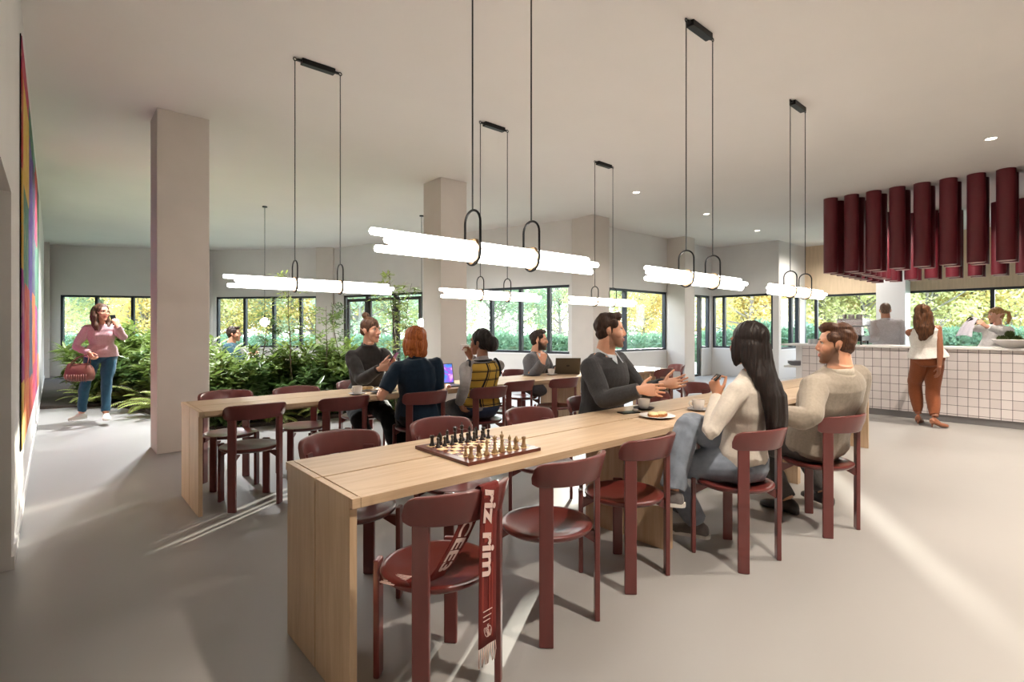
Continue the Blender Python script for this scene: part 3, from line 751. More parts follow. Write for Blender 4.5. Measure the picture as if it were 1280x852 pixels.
# ------------------------------------------------------------------ people
def skin_material(name, col):
    m = bpy.data.materials.new(name); m.use_nodes = True
    N, L = nodes_of(m); b = N['Principled BSDF']
    a = N.new('ShaderNodeAttribute'); a.attribute_name = 'tone'
    L.new(a.outputs['Color'], b.inputs['Base Color']); b.inputs['Roughness'].default_value = .5
    b.inputs['Subsurface Weight'].default_value = .12; b.inputs['Subsurface Radius'].default_value = (.012, .004, .002); b.inputs['Subsurface Scale'].default_value = .5
    return m
M_skin = skin_material('skin', (1, 1, 1))
M_eye = mat('eye_white', srgb(232, 228, 222), .25); M_iris = mat('eye_iris', srgb(46, 32, 24), .2)
def cloth(name, rgb, amt=.10, sc=60, rough=.85, bump=.12, **k):
    return mat(name, srgb(*rgb), rough, spec=.2, noise_amt=amt, noise_scale=sc, bump=bump, bump_scale=220, sheen=.15, **k)
def hair_material(name, c1, c2, tint=None):
    m = bpy.data.materials.new(name); m.use_nodes = True
    N, L = nodes_of(m); b = N['Principled BSDF']
    tc = N.new('ShaderNodeTexCoord'); mp = N.new('ShaderNodeMapping'); mp.inputs['Scale'].default_value = (170, 170, 9)
    n = N.new('ShaderNodeTexNoise'); n.inputs['Scale'].default_value = 1; n.inputs['Detail'].default_value = 4
    L.new(tc.outputs['Object'], mp.inputs[0]); L.new(mp.outputs[0], n.inputs['Vector'])
    r = N.new('ShaderNodeValToRGB'); r.color_ramp.elements[0].position = .35; r.color_ramp.elements[1].position = .7
    r.color_ramp.elements[0].color = (*srgb(*c1), 1); r.color_ramp.elements[1].color = (*srgb(*c2), 1)
    L.new(n.outputs['Fac'], r.inputs['Fac']); L.new(r.outputs['Color'], b.inputs['Base Color'])
    bp = N.new('ShaderNodeBump'); bp.inputs['Strength'].default_value = .6; bp.inputs['Distance'].default_value = .004
    L.new(n.outputs['Fac'], bp.inputs['Height']); L.new(bp.outputs['Normal'], b.inputs['Normal'])
    b.inputs['Roughness'].default_value = .52; b.inputs['Specular IOR Level'].default_value = .3
    return m

def voxel_mesh(mb, voxel, smooth=4, fac=.5):
    """union of closed shapes as one continuous skin"""
    me = bpy.data.meshes.new('tmp'); me.from_pydata([tuple(v) for v in mb.v], [], mb.f)
    bm = bmesh.new(); bm.from_mesh(me); bmesh.ops.recalc_face_normals(bm, faces=bm.faces); bm.to_mesh(me); bm.free()
    ob = bpy.data.objects.new('tmp', me); COL.objects.link(ob)
    r = ob.modifiers.new('r', 'REMESH'); r.mode = 'VOXEL'; r.voxel_size = voxel
    if smooth:
        s = ob.modifiers.new('s', 'SMOOTH'); s.iterations = smooth; s.factor = fac
    dg = bpy.context.evaluated_depsgraph_get()
    out = bpy.data.meshes.new_from_object(ob.evaluated_get(dg))
    bpy.data.objects.remove(ob); bpy.data.meshes.remove(me)
    return out

def get_co(me):
    co = np.empty(len(me.vertices) * 3); me.vertices.foreach_get('co', co); return co.reshape(-1, 3)
def get_no(me):
    no = np.empty(len(me.vertices) * 3); me.vertices.foreach_get('normal', no); return no.reshape(-1, 3)
def set_co(me, co): me.vertices.foreach_set('co', co.ravel()); me.update()

def waves(co, seed, freq, n=7, stretch=(1, 1, 1)):
    rs = np.random.RandomState(seed); out = np.zeros(len(co)); p = co * np.array(stretch)
    wx = np.stack([np.sin(p @ rs.normal(size=3) * freq * .45 + rs.rand() * 6) for _ in range(3)], 1) * .9
    for i in range(n):
        d = rs.normal(size=3); d /= np.linalg.norm(d)
        out += np.sin((p @ d) * freq * (0.6 + .9 * rs.rand()) + wx @ rs.normal(size=3) + rs.rand() * 6)
    return out / math.sqrt(n)

def wrinkle(me, seed, amp, freq, centres=(), stretch=(1, 1, 1)):
    co, no = get_co(me), get_no(me)
    w_ = np.full(len(co), .45)
    for c, r in centres:
        d2 = ((co - np.array(c)) ** 2).sum(1); w_ += 1.1 * np.exp(-d2 / (r * r))
    v = waves(co, seed, freq, stretch=stretch); v = np.sign(v) * np.abs(v) ** .8
    set_co(me, co + no * (v * w_ * amp)[:, None])

def ik(a, c, l1, l2, pole):
    a, c, pole = Vector(a), Vector(c), Vector(pole); d = c - a; L_ = d.length
    mx = (l1 + l2) * .995
    if L_ > mx: c = a + d * (mx / L_); d = c - a; L_ = mx
    u = d.normalized(); x = (l1 * l1 - l2 * l2 + L_ * L_) / (2 * L_); h = math.sqrt(max(0, l1 * l1 - x * x))
    q = pole - u * pole.dot(u)
    if q.length < 1e-5: q = u.orthogonal()
    return a + u * x + q.normalized() * h, c

def limb(mb, pts, rads, n=14):
    """tapering limb through pts with rounded ends"""
    P_, R_ = [], []
    d0 = (pts[0] - pts[1]).normalized(); d1 = (pts[-1] - pts[-2]).normalized()
    for t in (.95, .7, .35): P_.append(pts[0] + d0 * rads[0] * t); R_.append(rads[0] * math.sqrt(1 - t * t))
    P_ += list(pts); R_ += list(rads)
    for t in (.35, .7, .95): P_.append(pts[-1] + d1 * rads[-1] * t); R_.append(rads[-1] * math.sqrt(1 - t * t))
    mb.tube(P_, R_, n)

def bend(a, b, c, ra, rab, rb, rbc, rc):
    """points and radii of a two-bone limb with a smooth joint"""
    a, b, c = Vector(a), Vector(b), Vector(c)
    q0, q1 = a.lerp(b, .82), b.lerp(c, .18)
    bz = lambda t: q0 * (1 - t) ** 2 + b * 2 * t * (1 - t) + q1 * t * t
    pts = [a, a.lerp(b, .3), a.lerp(b, .6), q0, bz(.25), bz(.5), bz(.75), q1, b.lerp(c, .38), b.lerp(c, .7), c]
    rad = [ra, ra * .35 + rab * .65, rab * .8 + rb * .2, rb * 1.02, rb, rb, rb, rb * .75 + rbc * .25, rbc, rbc * .45 + rc * .55, rc]
    return pts, rad

TORSO_M = [(-.20, .05, .06, -.01), (-.13, .13, .10, -.015), (0, .165, .118, -.012), (.15, .158, .112, 0), (.36, .148, .104, .004), (.56, .162, .114, .010), (.72, .178, .122, .012), (.85, .176, .108, .002), (.94, .128, .084, -.004), (1.01, .068, .064, -.002), (1.10, .056, .058, .004)]
TORSO_F = [(-.20, .05, .06, -.01), (-.13, .13, .105, -.015), (0, .172, .122, -.012), (.15, .160, .112, 0), (.38, .120, .092, .006), (.56, .134, .098, .008), (.70, .150, .102, .008), (.85, .150, .090, 0), (.94, .105, .070, -.004), (1.01, .054, .054, -.002), (1.10, .047, .049, .004)]

class Person:
    def __init__(s, label, loc, pelvis, head, hips, chest, look, k=1.0, female=False, tilt=0.0, pitch=0.0, skin=(214, 168, 140), bulk=1.0, neck_back=.03, group=None):
        s.label = label; s.k = k; s.f = female; s.bulk = bulk
        s.root = Vector((loc[0], loc[1], 0)); s.P = Vector(pelvis); s.H = Vector(head); U = Vector((0, 0, 1))
        s.hf = Vector((*Vector(hips).xy, 0)).normalized(); s.cf = Vector((*Vector(chest).xy, 0)).normalized()
        lk = Vector((*Vector(look).xy, 0)).normalized(); s.skin = srgb(*skin)
        # head frame
        side = U.cross(lk).normalized()
        s.Hf = (lk * math.cos(pitch) + U * math.sin(pitch)).normalized(); hu = s.Hf.cross(side) * -1
        hu = side.cross(s.Hf) * -1; hu = s.Hf.cross(side)
        if hu.z < 0: hu = -hu
        q = Quaternion(s.Hf, tilt); s.Hu = q @ hu; s.Hl = q @ side
        s.C7 = s.H - Vector((0, 0, .152 * k)) - s.cf * neck_back * k - s.Hf * .012 * k
        s.up = (s.C7 - s.P).normalized(); s.sl = (s.C7 - s.P).length
        s.cl = U.cross(s.cf).normalized(); s.cl = (s.cl - s.up * s.cl.dot(s.up)).normalized()
        s.hl = U.cross(s.hf).normalized()
        sw = (.155 if female else .178) * k * bulk
        s.shL = s.P + s.up * s.sl * .845 + s.cl * sw; s.shR = s.P + s.up * s.sl * .845 - s.cl * sw
        s.hipL = s.P + s.hl * .092 * k - Vector((0, 0, .0)); s.hipR = s.P - s.hl * .092 * k
        s.arm = {}; s.leg = {}; s.hand = {}; s.foot = {}; s.parts = []
        s.root_ob = None; s.heel = 0.0
    def set_arm(s, side, wrist, pole, fdir, ndir, curls=(.3, .3, .3, .35, .3), spread=.12, thumb=.5):
        sh = s.shL if side == 'L' else s.shR
        e, w_ = ik(sh, wrist, .285 * s.k, .25 * s.k, pole)
        s.arm[side] = (sh, e, w_); s.hand[side] = (Vector(fdir).normalized(), Vector(ndir).normalized(), curls, spread, thumb)
    def set_leg(s, side, ankle, pole, toe):
        hp = s.hipL if side == 'L' else s.hipR
        kn, an = ik(hp, ankle, .425 * s.k, .405 * s.k, pole)
        s.leg[side] = (hp, kn, an); s.foot[side] = Vector((*Vector(toe).xy, 0)).normalized() if abs(Vector(toe).z) < .01 else Vector(toe).normalized()
    # ---- shapes
    def torso_rings(s, inflate=0.0, s0=-9, s1=9, n=28, scale_w=1.0, sec=None, flare=None):
        rings = []; secs = sec or (TORSO_F if s.f else TORSO_M)
        dense = []
        for (a, b) in zip(secs, secs[1:]):
            for t in (0, .5): dense.append(tuple(a[i] + (b[i] - a[i]) * t for i in range(4)))
        dense.append(secs[-1])
        for (t, wd, dp, off) in dense:
            if t < s0 - 1e-6 or t > s1 + 1e-6: continue
            q = min(1, max(0, t)); f = (s.hf * (1 - q) + s.cf * q).normalized(); l = (s.hl * (1 - q) + s.cl * q)
            upq = (Vector((0, 0, 1)) * (1 - q) * .5 + s.up * (.5 + .5 * q)).normalized()
            l = (l - upq * l.dot(upq)).normalized(); f = l.cross(upq)
            if f.dot(s.cf + s.hf) < 0: f = -f
            c = s.P + s.up * s.sl * t
            g = inflate + (flare(t) if flare else 0)
            wk, dk = wd * s.k * s.bulk * scale_w + g, dp * s.k * s.bulk + g
            ring = []
            for j in range(n):
                a = 2 * PI * j / n; ca, sa = math.cos(a), math.sin(a); e = .82 if t < .7 else 1.0
                ring.append(c + f * off * s.k + l * wk * math.copysign(abs(ca) ** e, ca) + f * dk * math.copysign(abs(sa) ** e, sa))
            rings.append(ring)
        return rings
    def bust(s, mb, inflate=0.0):
        if s.f:
            for sg in (-1, 1): mb.sphere(s.P + s.up * s.sl * .66 + s.cl * sg * .066 * s.k + s.cf * .062 * s.k, (.062 * s.k + inflate,) * 3, 14, 10)
    def arm_shape(s, mb, side, inflate=0.0, frac=1.0, fl=1.0):
        sh, e, w_ = s.arm[side]; g = (.84 if s.f else 1.0) * s.k * (s.bulk ** .5); i = inflate
        pts, rad = bend(sh, e, w_, .058 * g + i, .050 * g + i, .041 * g + i, .042 * g + i, .028 * g + i * fl)
        if frac < 1.0:
            tot = [0]
            for a, b in zip(pts, pts[1:]): tot.append(tot[-1] + (b - a).length)
            lim = tot[-1] * frac; P_, R_ = [], []
            for p, r, t, j in zip(pts, rad, tot, range(99)):
                if t <= lim: P_.append(p); R_.append(r)
                else:
                    q = (lim - tot[j - 1]) / (t - tot[j - 1]); P_.append(pts[j - 1].lerp(p, q)); R_.append(rad[j - 1] + (r - rad[j - 1]) * q); break
            pts, rad = P_, R_
        # rounded shoulder cap running into the arm, flat cuff at the far end
        d0 = (pts[0] - pts[1]).normalized(); P_ = []; R_ = []
        for t in (.96, .75, .4): P_.append(pts[0] + d0 * rad[0] * t); R_.append(rad[0] * math.sqrt(1 - t * t))
        mb.tube(P_ + pts, R_ + rad, 16)
        limb(mb, [s.P + s.up * s.sl * .84, sh], [rad[0] * 1.05, rad[0] * .98], 16)
        limb(mb, [s.P + s.up * s.sl * .955, sh.lerp(s.P + s.up * s.sl * .86, .12)], [rad[0] * .80, rad[0] * .72], 14)
        return pts
    def leg_shape(s, mb, side, inflate=0.0, frac=1.0, radii=None):
        hp, kn, an = s.leg[side]; g = s.k * (.98 if s.f else 1.0) * (s.bulk ** .5); i = inflate
        r = radii or (.088 * g + i, .080 * g + i, .057 * g + i, .057 * g + i, .038 * g + i)
        end = kn.lerp(an, frac)
        pts, rad = bend(hp, kn, end, *r)
        up = (hp - kn).normalized()
        P_ = [hp + up * .05 * s.k] + pts; R_ = [rad[0] * .8] + rad
        mb.tube(P_, R_, 18)
    def hand_shape(s, mb, side):
        sh, e, w_ = s.arm[side]; f, n, curls, spread, thumb = s.hand[side]; k = s.k * (.92 if s.f else 1.0)
        n = (n - f * n.dot(f)).normalized(); t = f.cross(n) * (1 if side == 'L' else -1)
        rings = []
        for (a, wd, th) in ((-.03, .025, .021), (0, .026, .019), (.02, .031, .018), (.05, .040, .0165), (.078, .042, .0145), (.094, .038, .011)):
            c = w_ + f * a * k
            rings.append([c + t * wd * k * math.copysign(abs(math.cos(q)) ** .75, math.cos(q)) + n * th * k * math.sin(q) for q in [2 * PI * j / 16 for j in range(16)]])
        mb.loft(rings)
        for j, (acr, L_, r) in enumerate(((.029, .080, .0088), (.0098, .089, .0090), (-.0098, .083, .0087), (-.029, .066, .0078))):
            d = (f + t * (acr * spread * 22)).normalized(); p = w_ + (f * (.084 - abs(acr) * .15) + t * acr) * k
            pts = [p - d * .02 * k, p]; ang = 0; ax = d.cross(-n).normalized(); cur = p
            for sl_, da in ((.44, 55), (.31, 55), (.25, 38)):
                ang += R(da) * curls[j + 1]; q = Quaternion(ax, ang) @ d; cur = cur + q * L_ * sl_ * k; pts.append(cur.copy())
            limb(mb, pts, [r * k, r * k, r * .95 * k, r * .88 * k, r * .76 * k], 10)
        d = (f * (.75 - .1 * curls[0]) + t * (.25 + .75 * thumb) - n * (.15 + .5 * curls[0])).normalized(); p = w_ + (f * .018 + t * .022 - n * .004) * k
        d2 = (d + f * .5 - t * .35 * curls[0] - n * .25 * curls[0]).normalized()
        limb(mb, [p, p + d * .042 * k, p + d * .042 * k + d2 * .034 * k, p + d * .042 * k + d2 * .056 * k], [.0135 * k, .0104 * k, .0096 * k, .0078 * k], 10)
    def foot_shape(s, mb, side, inflate=0.0, sole=0.0, heel=0.0, top=1.0, mi=0):
        hp, kn, an = s.leg[side]; d = s.foot[side]; k = s.k * (.93 if s.f else 1.0)
        U = Vector((0, 0, 1)); l = U.cross(d).normalized(); u = d.cross(l)
        if u.z < 0: u = -u
        g = an - u * (.082 * s.k + heel)
        rings = []
        for (a, wd, hh) in ((-.068, .014, .045), (-.06, .027, .062), (-.035, .034, .082 * top), (.0, .036, .092 * top), (.04, .038, .078 * top), (.085, .043, .056), (.13, .046, .044), (.165, .040, .036), (.185, .026, .027), (.193, .010, .016)):
            lift = heel * max(0, min(1, (.09 - a) / .12))
            c = g + d * a * k + u * lift; ring = []
            for q in [2 * PI * j / 18 for j in range(18)]:
                z = hh * k * .5 * (1 + math.sin(q)); x = wd * k * math.copysign(abs(math.cos(q)) ** .7, math.cos(q)) * (1 if math.sin(q) < 0 else (1 - .25 * math.sin(q)))
                ring.append(c + l * (x + math.copysign(inflate, x)) + u * (z + (inflate if math.sin(q) > 0 else -sole)))
            rings.append(ring)
        mb.loft(rings, mi)
    def hp(s, x, y, z): return s.H + (s.Hl * x + s.Hf * y + s.Hu * z) * s.k
    def ell(s, mb, c, r, n=20, kk=14):
        M = Matrix.Translation(s.H) @ Matrix(((s.Hl.x, s.Hf.x, s.Hu.x, 0), (s.Hl.y, s.Hf.y, s.Hu.y, 0), (s.Hl.z, s.Hf.z, s.Hu.z, 0), (0, 0, 0, 1)))
        mb.sphere(Vector(c) * s.k, [q * s.k for q in r], n, kk, M=M)
    def head_shape(s, mb):
        f = s.f; w_ = .94 if f else 1.0
        s.ell(mb, (0, -.014, .030), (.075, .093, .086), 28, 20)
        rings = []
        for (z, a, yb, yf) in ((.045, .066, -.04, .078), (.02, .067, -.03, .080), (-.01, .066, -.03, .081), (-.04, .061, -.02, .080), (-.065, .053, -.005, .079), (-.088, .043, .012, .078), (-.104, .030, .030, .076), (-.114, .016, .045, .070)):
            a *= w_
            if f and z < -.03: a *= .90
            c = (yb + yf) / 2; b = (yf - yb) / 2
            rings.append([s.hp(a * math.copysign(abs(math.cos(q)) ** .85, math.cos(q)), c + b * math.sin(q), z) for q in [2 * PI * j / 26 for j in range(26)]])
        mb.loft(rings[::-1])
        n_ = .8 if f else .95                                           # nose
        limb(mb, [s.hp(0, .074, .026), s.hp(0, .084, .004), s.hp(0, .0925 if not f else .090, -.020), s.hp(0, .087, -.028)], [.007 * s.k, .009 * n_ * s.k, .0125 * n_ * s.k, .011 * n_ * s.k], 10)
        for sg in (-1, 1):
            s.ell(mb, (sg * .012 * n_, .083, -.029), (.009, .011, .008), 10, 8)
            s.ell(mb, (sg * .030, .066, .031), (.026, .0155 if not f else .012, .010), 12, 8)   # brow
            s.ell(mb, (sg * .041, .048, -.022), (.027, .028, .030), 14, 10)  # cheekbone
            s.ell(mb, (sg * .073, -.008, -.004), (.009, .016, .027), 12, 10)  # ear
            s.ell(mb, (sg * .077, -.013, .006), (.008, .015, .019), 12, 10)
        s.ell(mb, (0, .079, -.0555), (.021, .010, .006), 14, 8); s.ell(mb, (0, .078, -.0665), (.018, .011, .0068), 14, 8)
        s.ell(mb, (0, .068, -.100), (.020, .014, .013), 14, 8)          # chin
        g = (.82 if f else 1.0) * s.k * s.bulk ** .5
        limb(mb, [s.C7 - s.up * .03 * s.k, s.C7 + Vector((0, 0, .03 * s.k)), s.hp(0, -.022, -.055), s.hp(0, -.01, -.01)], [.070 * g, .063 * g, .060 * g, .052 * g], 18)
    def to_local(s, me):
        me.transform(Matrix.Translation(-s.root)); return me
    def body(s, voxel=.005, beard=None, lip=(170, 92, 84), eyes=True, brow=None, eyeshift=0.0):
        mb = MB()
        mb.loft(s.torso_rings(-.004)); s.bust(mb, -.006)
        for sd in s.arm: s.arm_shape(mb, sd); s.hand_shape(mb, sd)
        for sd in s.leg: s.leg_shape(mb, sd); s.foot_shape(mb, sd, heel=s.heel)
        s.head_shape(mb)
        me = voxel_mesh(mb, voxel, 3, .5)
        co = get_co(me); k = s.k
        rel = co - np.array(s.H); x = rel @ np.array(s.Hl) / k; y = rel @ np.array(s.Hf) / k; z = rel @ np.array(s.Hu) / k
        inh = (np.abs(x) < .1) & (np.abs(y) < .13) & (z > -.125)
        dent = np.zeros(len(co))
        for sg in (-1, 1): dent += np.exp(-(((x - sg * .031) / .015) ** 2 + ((z - .012) / .0085) ** 2)) * (y > .03)
        dent += .45 * np.exp(-((x / .02) ** 2 + ((z + .061) / .0022) ** 2)) * (y > .04)
        co = co - np.array(s.Hf)[None] * (dent * inh * .0075 * k)[:, None]
        set_co(me, co)
        col = np.ones((len(co), 4)); base = np.array(s.skin); col[:, :3] = base
        def mixin(mask, rgb):
            m_ = np.clip(mask, 0, 1)[:, None]; col[:, :3] = col[:, :3] * (1 - m_) + np.array(srgb(*rgb)) * m_
        fr = inh * (y > .03)
        mixin(.30 * fr * sum(np.exp(-(((x - sg * .042) / .02) ** 2 + ((z + .025) / .02) ** 2)) for sg in (-1, 1)), (200, 110, 95))
        mixin(.2 * inh * np.exp(-((x / .014) ** 2 + ((z + .022) / .012) ** 2)) * (y > .07), (200, 110, 95))
        mixin(.9 * fr * (y > .06) * np.exp(-((x / .024) ** 4 + ((z + .061) / .0115) ** 4)), lip)
        mixin(.55 * fr * sum(np.exp(-(((x - sg * .031) / .018) ** 2 + ((z - .017) / .009) ** 2)) for sg in (-1, 1)), tuple(int(c * 255) for c in [v ** .4545 * .62 for v in s.skin]))
        if beard:
            rgb, dens = beard
            jaw = 1 / (1 + np.exp(-(-.035 - .35 * np.clip(.05 - y, 0, 1) * 0 - z + np.clip((.055 - y), 0, .2) * .55) / .006))
            jaw *= (y > -.012) * 1.0 / (1 + np.exp((-.118 - z) / .006)) 
            jaw *= 1 - .95 * np.exp(-((x / .021) ** 4 + ((z + .061) / .0085) ** 4)) * (y > .05)
            jaw *= 1 - np.exp(-(((np.abs(x) - .038) / .018) ** 2 + ((z + .035) / .016) ** 2)) * (y > .03) * .8
            jaw *= 1 - np.exp(-((x / .016) ** 2 + ((z + .033) / .010) ** 2)) * (y > .05)
            mixin(dens * inh * jaw, rgb)
        at_ = me.attributes.new('tone', 'FLOAT_COLOR', 'POINT'); at_.data.foreach_set('color', col.ravel())
        nv = len(me.polygons)
        s.to_local(me); me.materials.clear(); me.materials.append(M_skin); me.materials.append(M_eye); me.materials.append(M_iris)
        me.polygons.foreach_set('use_smooth', [True] * nv)
        if eyes:                                                        # eyeballs become part of the same mesh
            bm = bmesh.new(); bm.from_mesh(me); tl = bm.verts.layers.float_color.get('tone')
            for sg in (-1, 1):
                c = Vector((sg * .031, .0625, .0115)) * k; ret = bmesh.ops.create_uvsphere(bm, u_segments=18, v_segments=12, radius=.0128 * k)
                fs = set()
                for v in ret['verts']:
                    p = v.co.copy(); fs.update(v.link_faces); q = c + Vector((p.x * 1.05, p.y, p.z * .72))
                    v.co = s.H + s.Hl * q.x + s.Hf * q.y + s.Hu * q.z - s.root
                for f_ in fs:
                    f_.smooth = True; m_ = f_.calc_center_median() + s.root - s.H
                    lx = m_.dot(s.Hl) / k - sg * .031 - eyeshift; ly = m_.dot(s.Hf) / k - .0625; lz = m_.dot(s.Hu) / k - .0115
                    f_.material_index = 2 if (lx * lx + lz * lz < .0062 ** 2 and ly > 0) else 1
            bm.to_mesh(me); bm.free()
        o = bpy.data.objects.new('person', me); COL.objects.link(o); o.location = s.root
        tag(o, s.label, 'person'); s.root_ob = o
        if brow:
            mb = MB()
            for sg in (-1, 1):
                pts = [s.hp(sg * a, b, z_) for a, b, z_ in ((.013, .0845, .0315), (.024, .0825, .0345), (.036, .0765, .0345), (.049, .065, .0275))]
                mb.tube(pts, [q_ * k * (.7 if s.f else 1) for q_ in (.0028, .0034, .0030, .0013)], 8)
                pts = [s.hp(sg * a, b, z_) for a, b, z_ in ((.0185, .0745, .0150), (.026, .0785, .0200), (.034, .0775, .0205), (.0445, .068, .0140))]
                mb.tube(pts, [.0008 * k, .0016 * k, .0018 * k, .001 * k], 6)
            s.child('eyebrows', mb, brow)
        return o
    def child(s, name, mb_or_me, m, label=None, smooth=True, parent=None):
        if isinstance(mb_or_me, MB):
            me = bpy.data.meshes.new(name); me.from_pydata([tuple(v) for v in mb_or_me.v], [], mb_or_me.f)
            bm = bmesh.new(); bm.from_mesh(me); bmesh.ops.recalc_face_normals(bm, faces=bm.faces); bm.to_mesh(me); bm.free()
        else: me = mb_or_me
        s.to_local(me); me.materials.clear()
        for q in (m if isinstance(m, (list, tuple)) else [m]): me.materials.append(q)
        me.polygons.foreach_set('use_smooth', [smooth] * len(me.polygons))
        o = bpy.data.objects.new(name, me); COL.objects.link(o); o.parent = parent or s.root_ob
        if parent: pass
        if label: o['label'] = label
        return o
    # ---- clothing
    def top(s, name, m, inflate=.012, sleeve=1.0, s0=.02, s1=1.03, voxel=.006, amp=.004, freq=38, fl=1.0, flare=None, label=None, centres=(), sides='LR', neck=True, cuff=True):
        mb = MB(); mb.loft(s.torso_rings(inflate, s0, s1, flare=flare)); s.bust(mb, inflate * .8)
        cs = [(s.P + s.up * s.sl * .3, .16)] + list(centres)
        if sleeve > 0:
            for sd in sides:
                if sd in s.arm:
                    s.arm_shape(mb, sd, inflate, sleeve * (.985 if sleeve == 1 else 1), fl); cs.append((s.arm[sd][1], .10)); cs.append((s.arm[sd][0], .09))
        me = voxel_mesh(mb, voxel, 3, .5)
        wrinkle(me, sum(map(ord, name)) % 97 + int(s.P.x * 13) % 50, amp, freq, cs)
        o = s.child(name, me, m, label)
        return o
    def bottom(s, name, m, inflate=.012, frac=.97, voxel=.006, amp=.004, freq=40, s1=.12, radii=None, label=None, cyclic=None):
        mb = MB(); mb.loft(s.torso_rings(inflate + .002, -.2, s1))
        cs = []
        for sd in s.leg:
            s.leg_shape(mb, sd, inflate, frac, radii); cs += [(s.leg[sd][1], .12), (s.leg[sd][0], .14), (s.leg[sd][2], .12)]
        me = voxel_mesh(mb, voxel, 3, .5); wrinkle(me, 11 + int(s.P.y * 7) % 40, amp, freq, cs)
        return s.child(name, me, m, label)
    def shoes(s, m, sole=.012, name='shoe', heel=0.0, top=1.0, msole=None):
        for sd in s.leg:
            mb = MB(); s.foot_shape(mb, sd, .006, 0.004, heel, top); o = s.child(name, mb, m)
            if msole:
                mb = MB(); hp, kn, an = s.leg[sd]; d = s.foot[sd]; k = s.k * (.93 if s.f else 1); U = Vector((0, 0, 1)); l = U.cross(d).normalized(); u = d.cross(l); u = u if u.z > 0 else -u
                g = an - u * (.082 * s.k + heel)
                lo, hi = [], []
                for (a, wd) in ((-.078, .016), (-.06, .032), (-.02, .040), (.04, .042), (.09, .049), (.14, .051), (.18, .038), (.203, .014)):
                    lo.append((a, wd)); hi.append((a, -wd))
                poly = lo + hi[::-1]
                vs_ = [g + d * a * k + l * w_ * k - u * .004 for a, w_ in poly] + [g + d * a * k + l * w_ * k + u * .018 for a, w_ in poly]
                n = len(poly); mb.add(vs_, [tuple(range(n))[::-1], tuple(range(n, 2 * n))] + [(i, (i + 1) % n, (i + 1) % n + n, i + n) for i in range(n)])
                q = s.child('sole', mb, msole, smooth=False); q.parent = o
            if heel:
                hp, kn, an = s.leg[sd]; d = s.foot[sd]; mb = MB(); b = an - Vector((0, 0, .082 * s.k)) - d * .045
                mb.tube([b + Vector((0, 0, .006)), b - Vector((0, 0, heel * .6)), b - Vector((0, 0, heel))], [.017, .008, .006], 10); q = s.child('heel', mb, m); q.parent = o
    def collar(s, m, name='collar', r=.066, h=.045, lean=.35, label=None):
        g = (.84 if s.f else 1.0) * s.k * s.bulk ** .5; mb = MB(); rings = []
        ax = (s.up * .6 + Vector((0, 0, 1)) * .4 + s.Hf * .12).normalized(); f = (s.cf - ax * s.cf.dot(ax)).normalized(); l = ax.cross(f)
        for (rr, z) in ((r + .006, -.02), (r + .004, h * .5), (r * .97, h), (r * .93, h), (r * .95, h * .4), (r * .98, -.02)):
            rings.append([s.C7 + ax * (z - .012 - .028 * (1 + math.sin(q)) * lean) * s.k + (l * math.cos(q) + f * math.sin(q)) * rr * g + f * .004 for q in [2 * PI * j / 28 for j in range(28)]])
        mb.loft(rings, closed=True, cap=False); return s.child(name, mb, m, label)
    def hair(s, parts, m, voxel=.005, amp=.0035, freq=150, stretch=(1, 1, .12), name='hair', smooth=3, label=None, seed=5):
        """parts: ('e', centre, radii) ellipsoids in head space, ('t', points, radii) locks, ('w', points, radii) locks in world space"""
        mb = MB()
        for p in parts:
            if p[0] == 'e': s.ell(mb, p[1], p[2], 26, 18)
            elif p[0] == 't': limb(mb, [s.hp(*q) for q in p[1]], [r * s.k for r in p[2]], 14)
            elif p[0] == 'w': limb(mb, [Vector(q) for q in p[1]], p[2], 14)
            elif p[0] == 'r': mb.loft([[Vector(q) for q in ring] for ring in p[1]])
        me = voxel_mesh(mb, voxel, smooth, .5)
        co, no = get_co(me), get_no(me)
        v = waves(co, seed, freq, 8, stretch); set_co(me, co + no * (v * amp)[:, None])
        return s.child(name, me, m, label)

def dv(r, f): return RT * r + FW * f
SHORT = [('e', (0, -.026, .044), (.0795, .094, .086)), ('e', (0, -.045, -.005), (.069, .063, .064)), ('e', (0, -.050, .016), (.0775, .060, .056)), ('e', (.071, .006, .012), (.007, .013, .030)), ('e', (-.071, .006, .012), (.007, .013, .030)), ('e', (.064, .018, .052), (.016, .034, .030)), ('e', (-.064, .018, .052), (.016, .034, .030))]
Hdark = hair_material('hair_dark_brown', (30, 21, 17), (58, 40, 30)); Hblack = hair_material('hair_black', (16, 13, 12), (40, 30, 27))
Hred = hair_material('hair_auburn', (128, 62, 24), (192, 108, 50)); Hbrown = hair_material('hair_brown', (52, 32, 22), (96, 62, 42))
Hwave = hair_material('hair_golden_brown', (44, 26, 16), (112, 70, 40)); Hblond = hair_material('hair_blonde', (140, 98, 58), (206, 166, 116)); Hgrey = hair_material('hair_short_brown', (92, 70, 56), (128, 102, 84))
Mbrow = mat('eyebrow_hair', srgb(44, 31, 24), .7)
UP = Vector((0, 0, 1)); DN = Vector((0, 0, -1))
Msole = mat('rubber_sole', srgb(220, 216, 208), .6)

